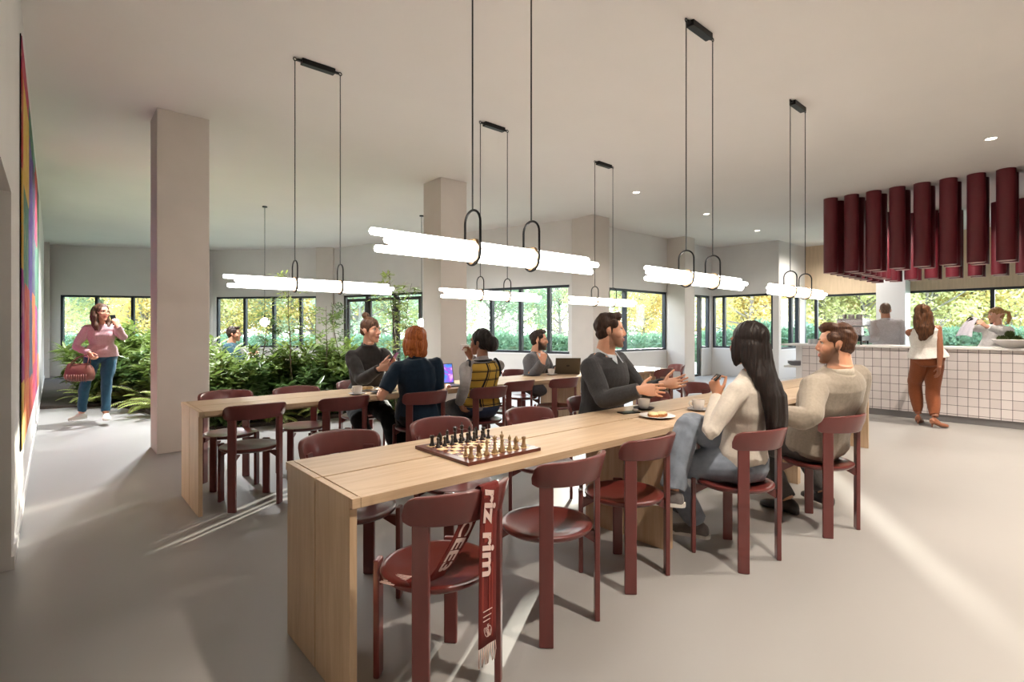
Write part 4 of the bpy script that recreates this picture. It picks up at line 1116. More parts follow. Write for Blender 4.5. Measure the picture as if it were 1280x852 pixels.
# 1 ---- woman on the phone, walking past the left bed
p = Person('woman in pink blouse and blue jeans talking on a phone by the plants', at(126, 527, 7.35), at(127, 445, 7.35), at(127.5, 390.5, 7.25), dv(.75, -.95), dv(.85, -.9), dv(1, -.30), .98, True, tilt=R(-4), skin=(206, 150, 122))
p.set_leg('R', at(101.5, 518, 7.3), dv(-.1, -1), dv(-.15, -1)); p.set_leg('L', at(132, 519, 7.2), dv(.3, -1), dv(.75, -.8))
p.set_arm('L', at(146, 407, 7.12), dv(1, -.2) * .8 + DN * .8, UP * .9 + dv(-.30, 0), dv(.8, -.5), (.5, .6, .6, .6, .6))
p.set_arm('R', at(112, 441, 7.1), dv(-1, .1), dv(.35, -.1) + DN * .5, dv(-.4, -1), (.5, .8, .8, .8, .8))
p.body(.0055, brow=Mbrow, lip=(168, 70, 70))
p.top('blouse', cloth('pink_blouse', (178, 140, 142)), .014, 1.0, -.06, 1.0, amp=.006, freq=34, fl=1.5, flare=lambda t: .022 if t < .3 else .008)
p.bottom('jeans', cloth('teal_denim', (38, 74, 92), sc=25), .012, .93, radii=(.098, .090, .064, .060, .050))
p.shoes(cloth('cream_canvas', (214, 206, 194)), msole=Msole)
wv = lambda sx, y0, a: [(sx, y0, .06), (sx * 1.25 + .008, y0 - .01, .0), (sx * 1.15 - .010, y0 + .012, -.07), (sx * 1.3 + .012, y0 + .02, -.14), (sx * 1.15 - .006, y0 + .045, -.20), (sx * 1.05, y0 + .055, -.25)]
p.hair([('e', (0, -.024, .044), (.084, .098, .090)), ('e', (0, -.05, -.01), (.082, .07, .08))] + [('t', wv(x, y, 0), [.030, .036, .036, .036, .030, .012]) for x, y in ((.062, -.01), (.07, -.05), (.03, -.075), (-.03, -.075), (-.07, -.05), (-.066, -.02))], Hbrown, amp=.004, freq=90, stretch=(1, 1, .35))
mb = MB(); mb.tube([p.shL + UP * .05, p.P + p.up * p.sl * .75 + p.cl * .1 + p.cf * .14, p.P + p.up * p.sl * .62 + p.cl * .14 + p.cf * .145], [.012] * 3, 8)
b = p.arm['L'][2]
def phone_at(pos, xdir, ydir, label, m=None):
    """slim phone: long side along ydir, screen normal xdir x ydir"""
    y = Vector(ydir).normalized(); x = Vector(xdir); x = (x - y * x.dot(y)).normalized(); z = x.cross(y)
    M = Matrix(((x.x, y.x, z.x, pos[0]), (x.y, y.y, z.y, pos[1]), (x.z, y.z, z.z, pos[2]), (0, 0, 0, 1)))
    t = thing('phone', label, 'phone', (pos[0], pos[1], pos[2]), 0); Mi = Matrix.Translation(-Vector(pos)) @ M
    mb = MB(); mb.box(-.036, .036, -.073, .073, -.004, .004, M=Mi); mb.build('body', M_black, t, bevel=.003)
    mb = MB(); mb.box(-.032, .032, -.068, .068, .004, .0046, M=Mi); mb.build('screen', m or mat('phone_screen', srgb(18, 19, 22), .12), t); return t
hd = p.hand['L'][0]; pp = b + hd * .085 - p.hand['L'][1] * .028
phone_at(pp, dv(.3, 1), hd, 'dark phone held to the ear of the standing woman')
# handbag hanging from her right hand
hw_ = p.arm['R'][2] + p.hand['R'][0] * .085
bag = thing('handbag', 'brown leather handbag hanging from the standing woman\'s hand', 'handbag', (hw_.x, hw_.y, hw_.z - .30)); bag.scale = (.86,) * 3
bl = dv(1, .25).normalized(); bf = dv(.25, -1).normalized(); mb = MB(); rings = []; off = -bl * .17
for (z, a, b_) in ((0, .16, .05), (.015, .19, .075), (.08, .205, .085), (.17, .19, .07), (.235, .165, .045), (.26, .15, .02)):
    rings.append([off + bl * a * math.copysign(abs(math.cos(q)) ** .6, math.cos(q)) + bf * b_ * math.copysign(abs(math.sin(q)) ** .8, math.sin(q)) + UP * (z + .012 * math.sin(3 * q + z * 20)) for q in [2 * PI * j / 28 for j in range(28)]])
M_bag = mat('brown_leather', srgb(112, 66, 54), .5, noise_amt=.2, noise_scale=14, bump=.2, bump_scale=60)
mb.loft(rings); mb.build('body', M_bag, bag, smooth=True)
for s_ in (-1, 1):
    mb = MB(); mb.tube([off + bl * (a * .12) + bf * .05 * s_ + UP * z for a, z in ((-1, .20), (-1, .28), (-.5, .375), (.3, .39), (1.0, .375), (1.25, .30), (1.2, .2))] if False else [off + bl * x + bf * (.055 * s_) * (1 - (z - .2) / .25) + UP * z for x, z in ((-.10, .19), (-.095, .28), (-.03, .36), (.10, .40), (.13, .36), (.125, .28), (.11, .19))], .008, 8)
    mb.build('handle', M_bag, bag, smooth=True)
for i in range(9):
    x = -.13 + .032 * i; mb = MB(); mb.tube([off + bl * x + bf * .088 + UP * .10, off + bl * x + bf * .096 + UP * .05, off + bl * x + bf * .092 + UP * -.02], [.007, .006, .004], 6); mb.build('fringe', M_bag, bag, smooth=True)

# 2 ---- man in teal behind the plants
t3 = dup(t0, (2.62, 9.55, 0), R(0), 'oak table beyond the plants, in front of the man in teal')
chair(2.2, 9.62, -75, 'burgundy chair the man in teal sits on, behind the plants', 'burgundy chairs beyond the plants')
p = Person('seated man in teal jacket in profile, behind the indoor plants', (2.2, 9.62), (2.2, 9.62, .535), at(293, 417.5, 8.75), dv(1, .3), dv(1, .2), dv(1, .22), 1.05, skin=(196, 140, 112))
p.set_leg('L', (2.62, 9.83, .09), dv(1, 0) + UP, dv(1, 0)); p.set_leg('R', (2.66, 9.58, .09), dv(1, 0) + UP, dv(1, 0))
p.set_arm('R', at(312, 443, 8.5), DN, dv(1, .1) + UP * .2, dv(.2, -1), (.6, .7, .7, .7, .7)); p.set_arm('L', at(310, 446, 8.9), DN, dv(1, 0), UP, (.3, .5, .5, .5, .5))
p.body(.006, brow=Mbrow)
p.top('jacket', cloth('teal_knit', (44, 74, 84)), .018, 1.0, -.05, 1.02); p.collar(cloth('teal_knit_collar', (30, 52, 62)))
p.bottom('trousers', cloth('dark_trousers', (34, 36, 42))); p.shoes(mat('dark_shoe_leather', srgb(38, 32, 30), .4))
p.hair(SHORT + [('e', (0, .02, .098), (.056, .058, .026))], Hdark)

# 3 ---- woman with the hair bun
p = Person('woman in black blouse with a hair bun sitting behind the far table', (2.42, 5.03), (2.42, 5.03, .56), at(463.5, 413, 5.15), dv(.55, -.8), dv(.6, -.8), dv(.92, -.40), 1.06, True, skin=(214, 164, 138), tilt=R(3))
p.set_leg('L', (2.60, 4.74, .09), dv(.2, -1) + UP, (.1, -1, 0)); p.set_leg('R', (2.36, 4.72, .09), dv(-.1, -1) + UP, (-.05, -1, 0))
p.set_arm('R', at(474, 461, 4.84), dv(-.5, -.1) + DN * 2, dv(1, -.1) + UP * .25, dv(-.1, -.6) + UP * -.5, (.4, .55, .55, .6, .6)); p.set_arm('L', at(479, 456, 4.86), dv(1, .3) + DN, dv(.95, .0) + UP * .3, dv(.2, .9), (.4, .5, .5, .5, .5))
p.body(.005, brow=Mbrow, lip=(170, 84, 80))
p.top('blouse', cloth('black_blouse', (40, 37, 36), .25, 30), .020, 1.0, -.06, 1.06, amp=.007, freq=30, fl=1.0, flare=lambda t: .012 if t < .7 else 0); p.collar(cloth('black_blouse_neck', (38, 35, 34)), r=.062, h=.05, lean=.1)
p.bottom('trousers', cloth('black_trousers', (20, 20, 22)), .02); p.shoes(mat('black_shoe_leather', srgb(24, 22, 22), .4))
p.hair([('e', (0, -.012, .045), (.0785, .092, .084)), ('e', (0, -.048, .0), (.068, .058, .058)), ('e', (0, -.055, .142), (.034, .036, .030)), ('e', (0, -.05, .118), (.024, .026, .026)), ('e', (.071, .02, .02), (.006, .014, .03)), ('e', (-.071, .02, .02), (.006, .014, .03))], hair_material('hair_chestnut', (62, 40, 28), (112, 78, 56)), amp=.0022)
hd = p.hand['L']; pp = p.arm['L'][2] + hd[0] * .10 + UP * .03
phone_at(pp, dv(.3, 1), UP * .8 + dv(.5, 0), 'small pink phone in the hands of the woman with the bun', mat('pink_screen', srgb(176, 72, 96), .3))

# 4 ---- red-haired woman from behind
p = Person('red-haired woman in navy shirt seen from behind at the far table', (2.52, 4.13), (2.52, 4.13, .54), at(518.5, 425.5, 4.72), dv(-.25, 1), dv(-.32, 1), dv(-.55, 1), 1.06, True, skin=(216, 160, 130), bulk=1.05)
p.set_leg('L', (2.42, 4.36, .09), dv(0, 1) + UP, (-.2, 1, 0)); p.set_leg('R', (2.64, 4.34, .09), dv(0, 1) + UP, (.1, 1, 0))
p.set_arm('L', at(482, 476, 4.76), dv(-.35, -.8) + DN, dv(-.25, .8) + UP * .1, dv(-.3, 0) + UP, (.3, .5, .5, .5, .5)); p.set_arm('R', at(556, 482, 5.02), dv(.1, -.4) + DN * 1.5, dv(.1, 1), UP, (.3, .4, .4, .4, .4))
p.body(.0055, eyes=False)
Mnavy = cloth('navy_shirt', (20, 38, 54), .12, 40)
p.top('shirt', Mnavy, .022, .40, -.12, 1.02, amp=.006, freq=26, fl=2.2, flare=lambda t: .014 if t < .4 else .004); p.collar(Mnavy, r=.068, h=.05)
p.bottom('trousers', cloth('black_wide_trousers', (16, 17, 20)), .03, .98); p.shoes(mat('black_shoe_leather', srgb(24, 22, 22), .4))
p.hair([('e', (0, -.022, .036), (.090, .104, .092)), ('e', (0, -.045, -.035), (.094, .080, .105)), ('e', (0, -.055, -.10), (.090, .060, .05)), ('e', (.074, .0, -.05), (.026, .045, .085)), ('e', (-.074, .0, -.05), (.026, .045, .085))], Hred, amp=.005, freq=140, stretch=(1, 1, .08))

# 5 ---- woman in the plaid vest
p = Person('woman in yellow plaid vest and jeans seen from behind, lifting a cup', (3.17, 4.07), (3.17, 4.07, .55), at(600, 428, 5.08), dv(-.35, 1), dv(-.45, 1), dv(-.95, .35), 1.06, True, skin=(150, 104, 80), tilt=R(-3))
p.set_leg('L', (2.92, 4.58, .09), dv(-.3, 1) + UP, dv(-.2, 1)); p.set_leg('R', (3.2, 4.6, .09), dv(0, 1) + UP, dv(0, 1))
p.set_arm('L', at(574, 503, 4.92), dv(.2, -1), dv(.3, .6) + DN * .7, dv(-.9, 0), (.3, .5, .5, .5, .5)); p.set_arm('R', at(588, 447, 5.28), dv(.5, 1) + DN * .6, dv(-.3, .1) + UP * .8, dv(.3, .8), (.5, .7, .7, .7, .7))
p.body(.0055, brow=Mbrow)
Mgrey = cloth('grey_jersey', (150, 144, 142))
p.top('sweater', Mgrey, .014, 1.0, .0, 1.03, amp=.006, freq=34, fl=1.2); p.collar(Mgrey, r=.066, h=.05)
def plaid():
    m = bpy.data.materials.new('yellow_plaid'); m.use_nodes = True
    N, L = nodes_of(m); b = N['Principled BSDF']; tc = N.new('ShaderNodeTexCoord'); mp = N.new('ShaderNodeMapping'); mp.inputs['Rotation'].default_value = (0, R(2), R(-38))
    L.new(tc.outputs['Object'], mp.inputs[0]); sp = N.new('ShaderNodeSeparateXYZ'); L.new(mp.outputs[0], sp.inputs[0])
    def stripe(sock, period, lo, hi):
        a = N.new('ShaderNodeMath'); a.operation = 'DIVIDE'; a.inputs[1].default_value = period; L.new(sock, a.inputs[0])
        f = N.new('ShaderNodeMath'); f.operation = 'FRACT'; L.new(a.outputs[0], f.inputs[0])
        g = N.new('ShaderNodeMath'); g.operation = 'GREATER_THAN'; g.inputs[1].default_value = lo; L.new(f.outputs[0], g.inputs[0])
        l = N.new('ShaderNodeMath'); l.operation = 'LESS_THAN'; l.inputs[1].default_value = hi; L.new(f.outputs[0], l.inputs[0])
        q = N.new('ShaderNodeMath'); q.operation = 'MULTIPLY'; L.new(g.outputs[0], q.inputs[0]); L.new(l.outputs[0], q.inputs[1]); return q.outputs[0]
    def mx(o, *ss):
        for s_ in ss:
            q = N.new('ShaderNodeMath'); q.operation = 'MAXIMUM'; L.new(o, q.inputs[0]); L.new(s_, q.inputs[1]); o = q.outputs[0]
        return o
    k = mx(stripe(sp.outputs['X'], .075, .1, .24), stripe(sp.outputs['X'], .075, .30, .36), stripe(sp.outputs['Z'], .082, .1, .22), stripe(sp.outputs['Z'], .082, .28, .33))
    r = N.new('ShaderNodeMix'); r.data_type = 'RGBA'; r.inputs[6].default_value = (*srgb(196, 158, 66), 1); r.inputs[7].default_value = (*srgb(34, 27, 24), 1)
    L.new(k, r.inputs[0]); L.new(r.outputs[2], b.inputs['Base Color']); b.inputs['Roughness'].default_value = .9; return m
p.top('vest', plaid(), .024, 0, .02, .985, amp=.003, freq=24)
Mtrim = cloth('dark_knit_trim', (26, 24, 26)); mb = MB()
ax = p.cl
for sg in (-1, 1):
    c = p.P + p.up * p.sl * .815 + p.cl * sg * .150 * p.k
    mb = MB(); mb.tube([c + (p.up * math.cos(q) * .088 + p.cf * math.sin(q) * .074 + p.cl * sg * (-.022 * math.cos(q))) for q in [2 * PI * j / 28 for j in range(28)]], .011, 8, closed=True); p.child('armhole_trim', mb, Mtrim)
mb = MB(); a = p.up; mb.tube([p.P + p.up * p.sl * .975 + (p.cl * math.cos(q) * .088 + p.cf * math.sin(q) * .078) for q in [2 * PI * j / 28 for j in range(28)]], .012, 8, closed=True); p.child('neck_trim', mb, Mtrim)
p.bottom('jeans', cloth('dark_denim', (48, 58, 80), sc=25), .014); p.shoes(mat('black_shoe_leather', srgb(24, 22, 22), .4))
p.hair([('e', (0, -.026, .044), (.086, .098, .090)), ('e', (0, -.05, -.005), (.082, .066, .068)), ('e', (0, -.115, -.01), (.078, .062, .078)), ('e', (.072, .012, .015), (.010, .022, .035)), ('e', (-.072, .012, .015), (.010, .022, .035))], Hblack, amp=.003)
cupP5 = p.arm['R'][2] + p.hand['R'][0] * .10 + dv(-.4, .1) * .06

# 6 ---- bearded man in the grey suit
p = Person('bearded man in grey suit with hand on chin, facing the open laptop', (4.84, 5.02), (4.84, 5.02, .55), at(674.5, 425.5, 6.9), dv(.95, -.2), dv(.8, -.4), dv(1, -.15), 1.12, skin=(206, 152, 124))
p.set_leg('L', (5.2, 4.75, .09), dv(1, -.3) + UP, dv(1, -.3)); p.set_leg('R', (5.1, 4.62, .09), dv(.6, -.9) + UP, dv(.7, -.6))
p.set_arm('R', at(679, 452, 6.45), dv(-.2, -.9) + DN * 1.2, UP * .95 + dv(.1, .3), dv(.3, -1), (.4, .55, .6, .75, .8)); p.set_arm('L', at(697, 460, 6.85), dv(.5, 0) + DN, dv(.6, -.5), UP, (.3, .4, .4, .4, .4))
p.body(.0055, beard=((34, 24, 20), .95), brow=Mbrow)
Msuit = cloth('grey_suit', (88, 86, 88), .12, 50)
p.top('suit_jacket', Msuit, .027, .97, -.1, .965, amp=.006, freq=30); p.top('shirt', cloth('white_shirt', (214, 216, 222)), .014, 0, .5, 1.03, amp=.002)
p.collar(cloth('white_shirt_collar', (220, 222, 228)), r=.066, h=.045)
mb = MB(); q0 = p.C7 + p.cf * .075 * p.k - UP * .02; 
mb.tube([q0, q0 - UP * .05 + p.cf * .03, q0 - UP * .30 + p.cf * .055], [.016, .022, .034], 10); p.child('tie', mb, cloth('black_tie', (20, 20, 24)))
p.bottom('trousers', Msuit, .016); p.shoes(mat('dark_shoe_leather', srgb(38, 32, 30), .4))
p.hair(SHORT + [('e', (0, .012, .104), (.060, .066, .030))], Hdark)

# 7 ---- smiling man in the charcoal sweater
p = Person('smiling man in charcoal sweater gesturing with both open hands', (3.22, 2.60), (3.22, 2.60, .555), at(764, 414, 3.98), dv(.6, -.8), dv(.72, -.62), dv(1, -.26), 1.10, skin=(214, 160, 130), pitch=R(2), bulk=1.04)
p.set_leg('L', (3.45, 2.15, .09), dv(.4, -1) + UP, dv(.4, -1)); p.set_leg('R', (3.12, 2.12, .09), dv(0, -1) + UP, dv(.1, -1))
p.set_arm('R', at(800, 487, 3.50), dv(-.25, -.55) + DN, dv(1, .12) + UP * -.02, dv(-.15, -1) + UP * .35, (.15, .12, .10, .12, .15), .20, .95)
p.set_arm('L', at(829, 480, 3.92), dv(.6, .3) + DN, dv(.95, -.1) + UP * .12, dv(.1, .85) + UP * -.5, (.1, .25, .25, .28, .25), .22, 1.0)
p.body(.0042, beard=((62, 46, 38), .6), brow=Mbrow, lip=(176, 100, 92))
Msw = cloth('charcoal_sweater', (62, 61, 62), .12, 70, bump=.4)
p.top('sweater', Msw, .018, .985, -.08, 1.0, .005, amp=.0045, freq=30, label='charcoal v-neck sweater')
Mcol = cloth('pale_shirt_collar', (204, 208, 214)); p.collar(Mcol, r=.069, h=.05, lean=.75)
for sg in (-1, 1):                                                    # collar points
    mb = MB(); a = p.C7 + p.cf * .088 * p.k + p.cl * sg * .012 - UP * .012; b_ = p.C7 + p.cl * sg * .070 * p.k + p.cf * .045 + UP * .0
    c = a - UP * .060 + p.cf * .030 + p.cl * sg * .030
    n_ = (b_ - a).cross(c - a).normalized() * .004
    if n_.dot(p.cf) < 0: n_ = -n_
    mb.add([a - n_, b_ - n_, c - n_, a + n_, b_ + n_, c + n_], [(0, 1, 2), (5, 4, 3), (0, 3, 4, 1), (1, 4, 5, 2), (2, 5, 3, 0)]); p.child('collar_point', mb, Mcol, smooth=False)
p.bottom('trousers', cloth('charcoal_trousers', (40, 40, 44))); p.shoes(mat('dark_shoe_leather', srgb(38, 32, 30), .4))
p.hair(SHORT + [('e', (0, .016, .103), (.062, .064, .032)), ('e', (.02, .05, .100), (.034, .026, .022)), ('e', (-.02, .054, .098), (.034, .024, .022)), ('e', (0, -.03, .10), (.06, .055, .034))], hair_material('hair_espresso', (38, 26, 20), (74, 50, 37)), .0045, amp=.004, freq=120, stretch=(1, .5, .5))

# 8 ---- long-haired woman in cream top
p = Person('woman with long dark hair in cream top and jeans seen from behind', (3.06, 1.42), (3.06, 1.42, .535), at(934, 430.5, 3.0), dv(-.80, .50), dv(-.62, .78), dv(-.55, .85), 1.03, True, skin=(190, 134, 104))
p.set_leg('L', at(872, 652, 3.22), dv(-1, .3) + UP * .8, dv(-.8, .5)); p.set_leg('R', at(840, 612, 3.02), dv(-.6, 0) + UP * 1.2, dv(-.75, .35))
p.set_arm('L', at(897, 494, 2.98), dv(-.5, -.6) + DN, UP * .85 + dv(-.15, .25), dv(-.75, -.35), (.5, .75, .75, .8, .85)); p.set_arm('R', at(909, 520, 3.06), dv(.6, .2) + DN, UP * .8 + dv(-.3, .1), dv(.6, .5), (.5, .7, .7, .7, .7))
p.body(.0045, eyes=True, brow=Mbrow)
p.top('knit_top', cloth('cream_knit', (206, 196, 184), .06, 80), .012, .985, -.02, 1.02, .005, amp=.0045, freq=36)
p.bottom('jeans', cloth('light_denim', (126, 134, 146), .16, 18), .016, .98, amp=.005, radii=(.104, .094, .074, .074, .070))
p.shoes(cloth('grey_sneaker', (112, 106, 104)), msole=Msole)
mb = MB(); a, b_ = p.arm['L'][2], p.hand['L'][0]; u_ = b_.orthogonal().normalized(); v_ = b_.cross(u_)
mb.tube([a - b_ * .012 + (u_ * math.cos(q) + v_ * math.sin(q)) * .030 for q in [2 * PI * j / 24 for j in range(24)]], .005, 8, closed=True)
mb.lathe([(0, -.004), (.015, -.004), (.016, 0), (.015, .005), (0, .005)], 20, M=Matrix.Translation(a - b_ * .012 + p.hand['L'][1] * .033) @ p.hand['L'][1].to_track_quat('Z', 'Y').to_matrix().to_4x4())
p.child('wristwatch', mb, M_black)
def curtain(p, pts, n=22):
    """hanging sheet of hair: pts = (world centre, half width, half depth)"""
    rings = []
    for c, wd, dp in pts:
        l = p.Hl; f = p.Hf
        rings.append([Vector(c) + l * wd * math.copysign(abs(math.cos(q)) ** .8, math.cos(q)) + f * dp * math.sin(q) for q in [2 * PI * j / n for j in range(n)]])
    return ('r', rings)
bk = -p.Hf
hc = [(p.H + UP * .05 + bk * .02, .082, .085), (p.H + UP * .0 + bk * .035, .096, .085), (p.H - UP * .08 + bk * .055, .104, .075), (p.H - UP * .17 + bk * .10, .106, .055), (p.H - UP * .28 + bk * .145 - p.Hl * .02, .100, .045), (p.H - UP * .40 + bk * .155 - p.Hl * .035, .090, .038), (p.H - UP * .50 + bk * .15 - p.Hl * .045, .078, .030), (p.H - UP * .515 + bk * .15 - p.Hl * .045, .072, .022)]
p.hair([('e', (0, -.022, .044), (.086, .100, .092)), ('e', (.078, .015, -.03), (.014, .035, .09)), ('e', (-.078, .015, -.03), (.014, .035, .09)), curtain(p, hc)], hair_material('hair_long_espresso', (17, 11, 9), (38, 24, 19)), .005, amp=.0025, freq=170, stretch=(1, 1, .04))
q = p.arm['L'][2] + p.hand['L'][0] * .085 - p.hand['L'][1] * .02
phone_at(q + UP * .02, dv(.5, .1) + UP * .5, dv(.15, 1), 'black phone held up by the long-haired woman').scale = (.68,) * 3

# 9 ---- man in the taupe sweater
p = Person('man with short beard in taupe sweater turned sideways on his chair', (3.92, 1.30), (3.92, 1.30, .535), at(1043, 431, 3.36), dv(-.55, .85), dv(-.42, .9), dv(-1, .42), 1.06, skin=(214, 156, 124), bulk=1.10, neck_back=.02)
p.set_leg('L', at(985, 624, 3.75), dv(-.5, .8) + UP, dv(-.5, .8)); p.set_leg('R', at(1030, 614, 3.85), dv(-.2, 1) + UP, dv(-.2, 1))
p.set_arm('L', at(958, 512, 3.30), dv(-.2, -1) + DN * .6, dv(-1, .1), dv(0, -1) + UP * .4, (.2, .4, .4, .45, .45)); p.set_arm('R', at(1012, 530, 3.55), dv(.9, -.2) + DN * .3, dv(-.9, -.1) + DN * .25, UP + dv(0, -.4), (.3, .4, .4, .4, .4))
p.body(.0045, beard=((70, 46, 34), .82), brow=Mbrow, lip=(180, 100, 90))
p.top('sweater', cloth('taupe_sweater', (150, 139, 126), .09, 70), .018, .97, -.10, 1.04, .005, amp=.006, freq=28, flare=lambda t: .012 if t < .45 else 0)
p.collar(cloth('taupe_collar', (196, 186, 170)), r=.069, h=.042, lean=.3)
p.bottom('trousers', cloth('grey_trousers', (84, 80, 78)), .016); p.shoes(mat('dark_shoe_leather', srgb(38, 32, 30), .4))
p.hair(SHORT + [('e', (0, .018, .106), (.060, .066, .032)), ('e', (0, .055, .098), (.046, .026, .024)), ('e', (0, -.035, .10), (.062, .06, .036))], hair_material('hair_warm_brown', (60, 36, 24), (104, 66, 44)), .0045, amp=.004, freq=120, stretch=(1, .4, .6))

# 10 ---- barista with his back turned
p = Person('barista man in pale shirt with his back turned behind the bar', (10.8, 2.48), (10.8, 2.48, .98), at(1106.5, 388, 8.95), dv(.45, 1), dv(.45, 1), dv(.62, 1), 1.06, skin=(200, 146, 120), bulk=1.02)
p.set_leg('L', (10.72, 2.62, .085), dv(0, 1), dv(-.2, 1)); p.set_leg('R', (10.86, 2.38, .085), dv(0, 1), dv(.1, 1))
p.set_arm('L', at(1079, 425, 8.75), dv(-.35, -.8) + DN, dv(-.5, .9) + DN * .1, UP, (.4, .6, .6, .6, .6)); p.set_arm('R', at(1124, 440, 9.15), dv(.3, -.8) + DN, dv(-.1, .8) + DN * .3, dv(1, 0), (.3, .4, .4, .4, .4))
p.body(.006, eyes=False)
Mps = cloth('pale_grey_shirt', (208, 204, 208)); p.top('shirt', Mps, .022, .97, .02, 1.02, amp=.007, freq=24, fl=1.2); p.collar(Mps, r=.068, h=.045)
p.bottom('trousers', cloth('black_trousers', (20, 20, 22)), .02); p.shoes(mat('black_shoe_leather', srgb(24, 22, 22), .4))
p.hair([('e', (0, -.024, .042), (.0775, .0925, .0845)), ('e', (0, -.045, -.005), (.064, .060, .060))], Hgrey, amp=.0015)

# 11 ---- customer in brown trousers
p = Person('woman in white sleeveless top and rust brown trousers waiting at the bar', at(1160, 531, 7.1), at(1160, 449, 7.1), at(1152, 392.5, 7.1), dv(.35, 1), dv(.45, .95), dv(.35, 1), 1.0, True, skin=(152, 98, 72))
p.set_leg('L', at(1148, 517, 7.25), dv(.35, 1), dv(.55, .55)); p.set_leg('R', at(1169, 521, 6.95), dv(.45, 1), dv(.9, .1))
p.set_arm('R', at(1174, 460, 6.90), dv(.15, -1), dv(.25, .45) + DN, dv(1, -.2), (.2, .3, .3, .3, .3)); p.set_arm('L', at(1158, 432, 7.50), dv(.2, .4) + DN * 2, dv(.7, .5), dv(-1, 0), (.3, .5, .5, .5, .5))
p.heel = .05; p.body(.0055, eyes=False)
p.top('sleeveless_top', cloth('white_cotton', (226, 222, 216)), .016, 0, .06, .97, amp=.007, freq=26, flare=lambda t: .035 * max(0, (.72 - t) / .6) + .006)
p.bottom('trousers', cloth('rust_trousers', (126, 70, 42), .08), .016, .93, s1=.22, amp=.006, freq=26, radii=(.100, .098, .088, .080, .054))
p.shoes(mat('tan_leather', srgb(150, 96, 70), .4), name='heeled_shoe', heel=.05, top=.5)
p.hair([('e', (0, -.024, .046), (.092, .102, .098)), ('e', (0, -.055, -.01), (.094, .066, .09)), curtain(p, [(p.H + UP * .05 - p.Hf * .045, .088, .066), (p.H + UP * .0 - p.Hf * .06, .106, .062), (p.H - UP * .08 - p.Hf * .075, .118, .06), (p.H - UP * .18 - p.Hf * .095, .122, .055), (p.H - UP * .26 - p.Hf * .11, .096, .045), (p.H - UP * .33 - p.Hf * .115 + p.Hl * .02, .05, .03), (p.H - UP * .36 - p.Hf * .115 + p.Hl * .03, .018, .015)])], Hwave, .005, amp=.006, freq=80, stretch=(1, 1, .3))

# 12 ---- barista with the pony tail
p = Person('barista woman with blonde pony tail polishing a jug behind the bar', (10.8, 1.13), (10.8, 1.13, .96), at(1244.5, 394, 7.95), dv(-.8, 0), dv(-.75, -.2), dv(-1, .35), 1.0, True, skin=(226, 178, 154))
p.set_leg('L', (10.75, 1.05, .085), dv(-1, -.3), dv(-1, -.3)); p.set_leg('R', (10.85, 1.22, .085), dv(-1, -.3), dv(-1, -.3))
p.set_arm('L', at(1216, 404, 7.55), dv(-.2, -.5) + DN, dv(-.75, -.1) + UP * .55, dv(.3, -.9), (.4, .6, .6, .6, .6)); p.set_arm('R', at(1212, 408, 7.85), dv(-.4, .3) + DN, dv(-.7, 0) + UP * .5, dv(-.3, .9), (.4, .7, .7, .7, .7))
p.body(.0055, brow=mat('eyebrow_light', srgb(120, 86, 60), .7))
p.top('sweatshirt', cloth('pale_grey_jersey', (216, 212, 212)), .018, .93, .0, .99, amp=.006, freq=28, flare=lambda t: .012 if t < .4 else 0)
p.bottom('trousers', cloth('dark_trousers', (34, 36, 42)), .02); p.shoes(mat('black_shoe_leather', srgb(24, 22, 22), .4))
mb = MB(); mb.loft(p.torso_rings(.034, -.05, .16)); p.child('apron', voxel_mesh(mb, .007, 2), cloth('charcoal_apron', (48, 47, 52)))
p.hair([('e', (0, -.012, .045), (.0785, .092, .084)), ('e', (0, -.048, .0), (.068, .058, .058)), ('e', (0, -.115, .055), (.020, .022, .020)), ('t', [(0, -.12, .055), (0, -.155, .04), (0, -.165, -.02), (0, -.155, -.09), (0, -.15, -.13)], [.018, .026, .028, .022, .008])], Hblond, amp=.003)
hnd = (p.arm['L'][2] + p.hand['L'][0] * .10 + p.arm['R'][2] + p.hand['R'][0] * .10) / 2
jug = thing('milk_jug', 'small dark steel jug held up by the barista woman', 'jug', hnd + UP * .02)
Mj = mat('dark_steel', srgb(52, 48, 46), .3, .8); M = Matrix.Rotation(R(-55), 4, dv(.2, 1).normalized())
mb = MB(); mb.lathe([(.0, -.05), (.036, -.05), (.042, -.03), (.04, .02), (.034, .045), (.038, .06), (.035, .06), (.031, .045), (.036, .02), (.038, -.028), (0, -.045)], 24, M=M); mb.build('body', Mj, jug, auto=40)
mb = MB(); mb.tube([M @ Vector(q) for q in ((.038, 0, .045), (.07, 0, .035), (.072, 0, -.01), (.042, 0, -.03))], .005, 8); mb.build('handle', Mj, jug, smooth=True)
# the cloth over her hands
rings = []; x_ = dv(-.75, -.1).normalized(); y_v = dv(.15, -1).normalized(); mb = MB(); nx, ny = 16, 14; o0 = hnd + UP * .05 - x_ * .02
vs_ = []
for layer in (0, .004):
    for i in range(nx + 1):
        for j in range(ny + 1):
            u = i / nx; v = j / ny - .5
            fall = (u ** 1.2) * .27; out = .06 * math.sin(min(u * 2.2, 1.57)) + .12 * u
            fold = .016 * math.sin(v * 17 + u * 2) * (.3 + u)
            vs_.append(o0 + x_ * (out + fold * .6) + y_v * (v * (.14 + .10 * u)) + UP * (-fall + .03 * math.cos(v * 3)) + UP * layer + x_ * layer * .5)
W_ = ny + 1; n0 = (nx + 1) * W_; fs_ = []
for i in range(nx):
    for j in range(ny):
        a = i * W_ + j; fs_ += [(a, a + 1, a + W_ + 1, a + W_), (n0 + a, n0 + a + W_, n0 + a + W_ + 1, n0 + a + 1)]
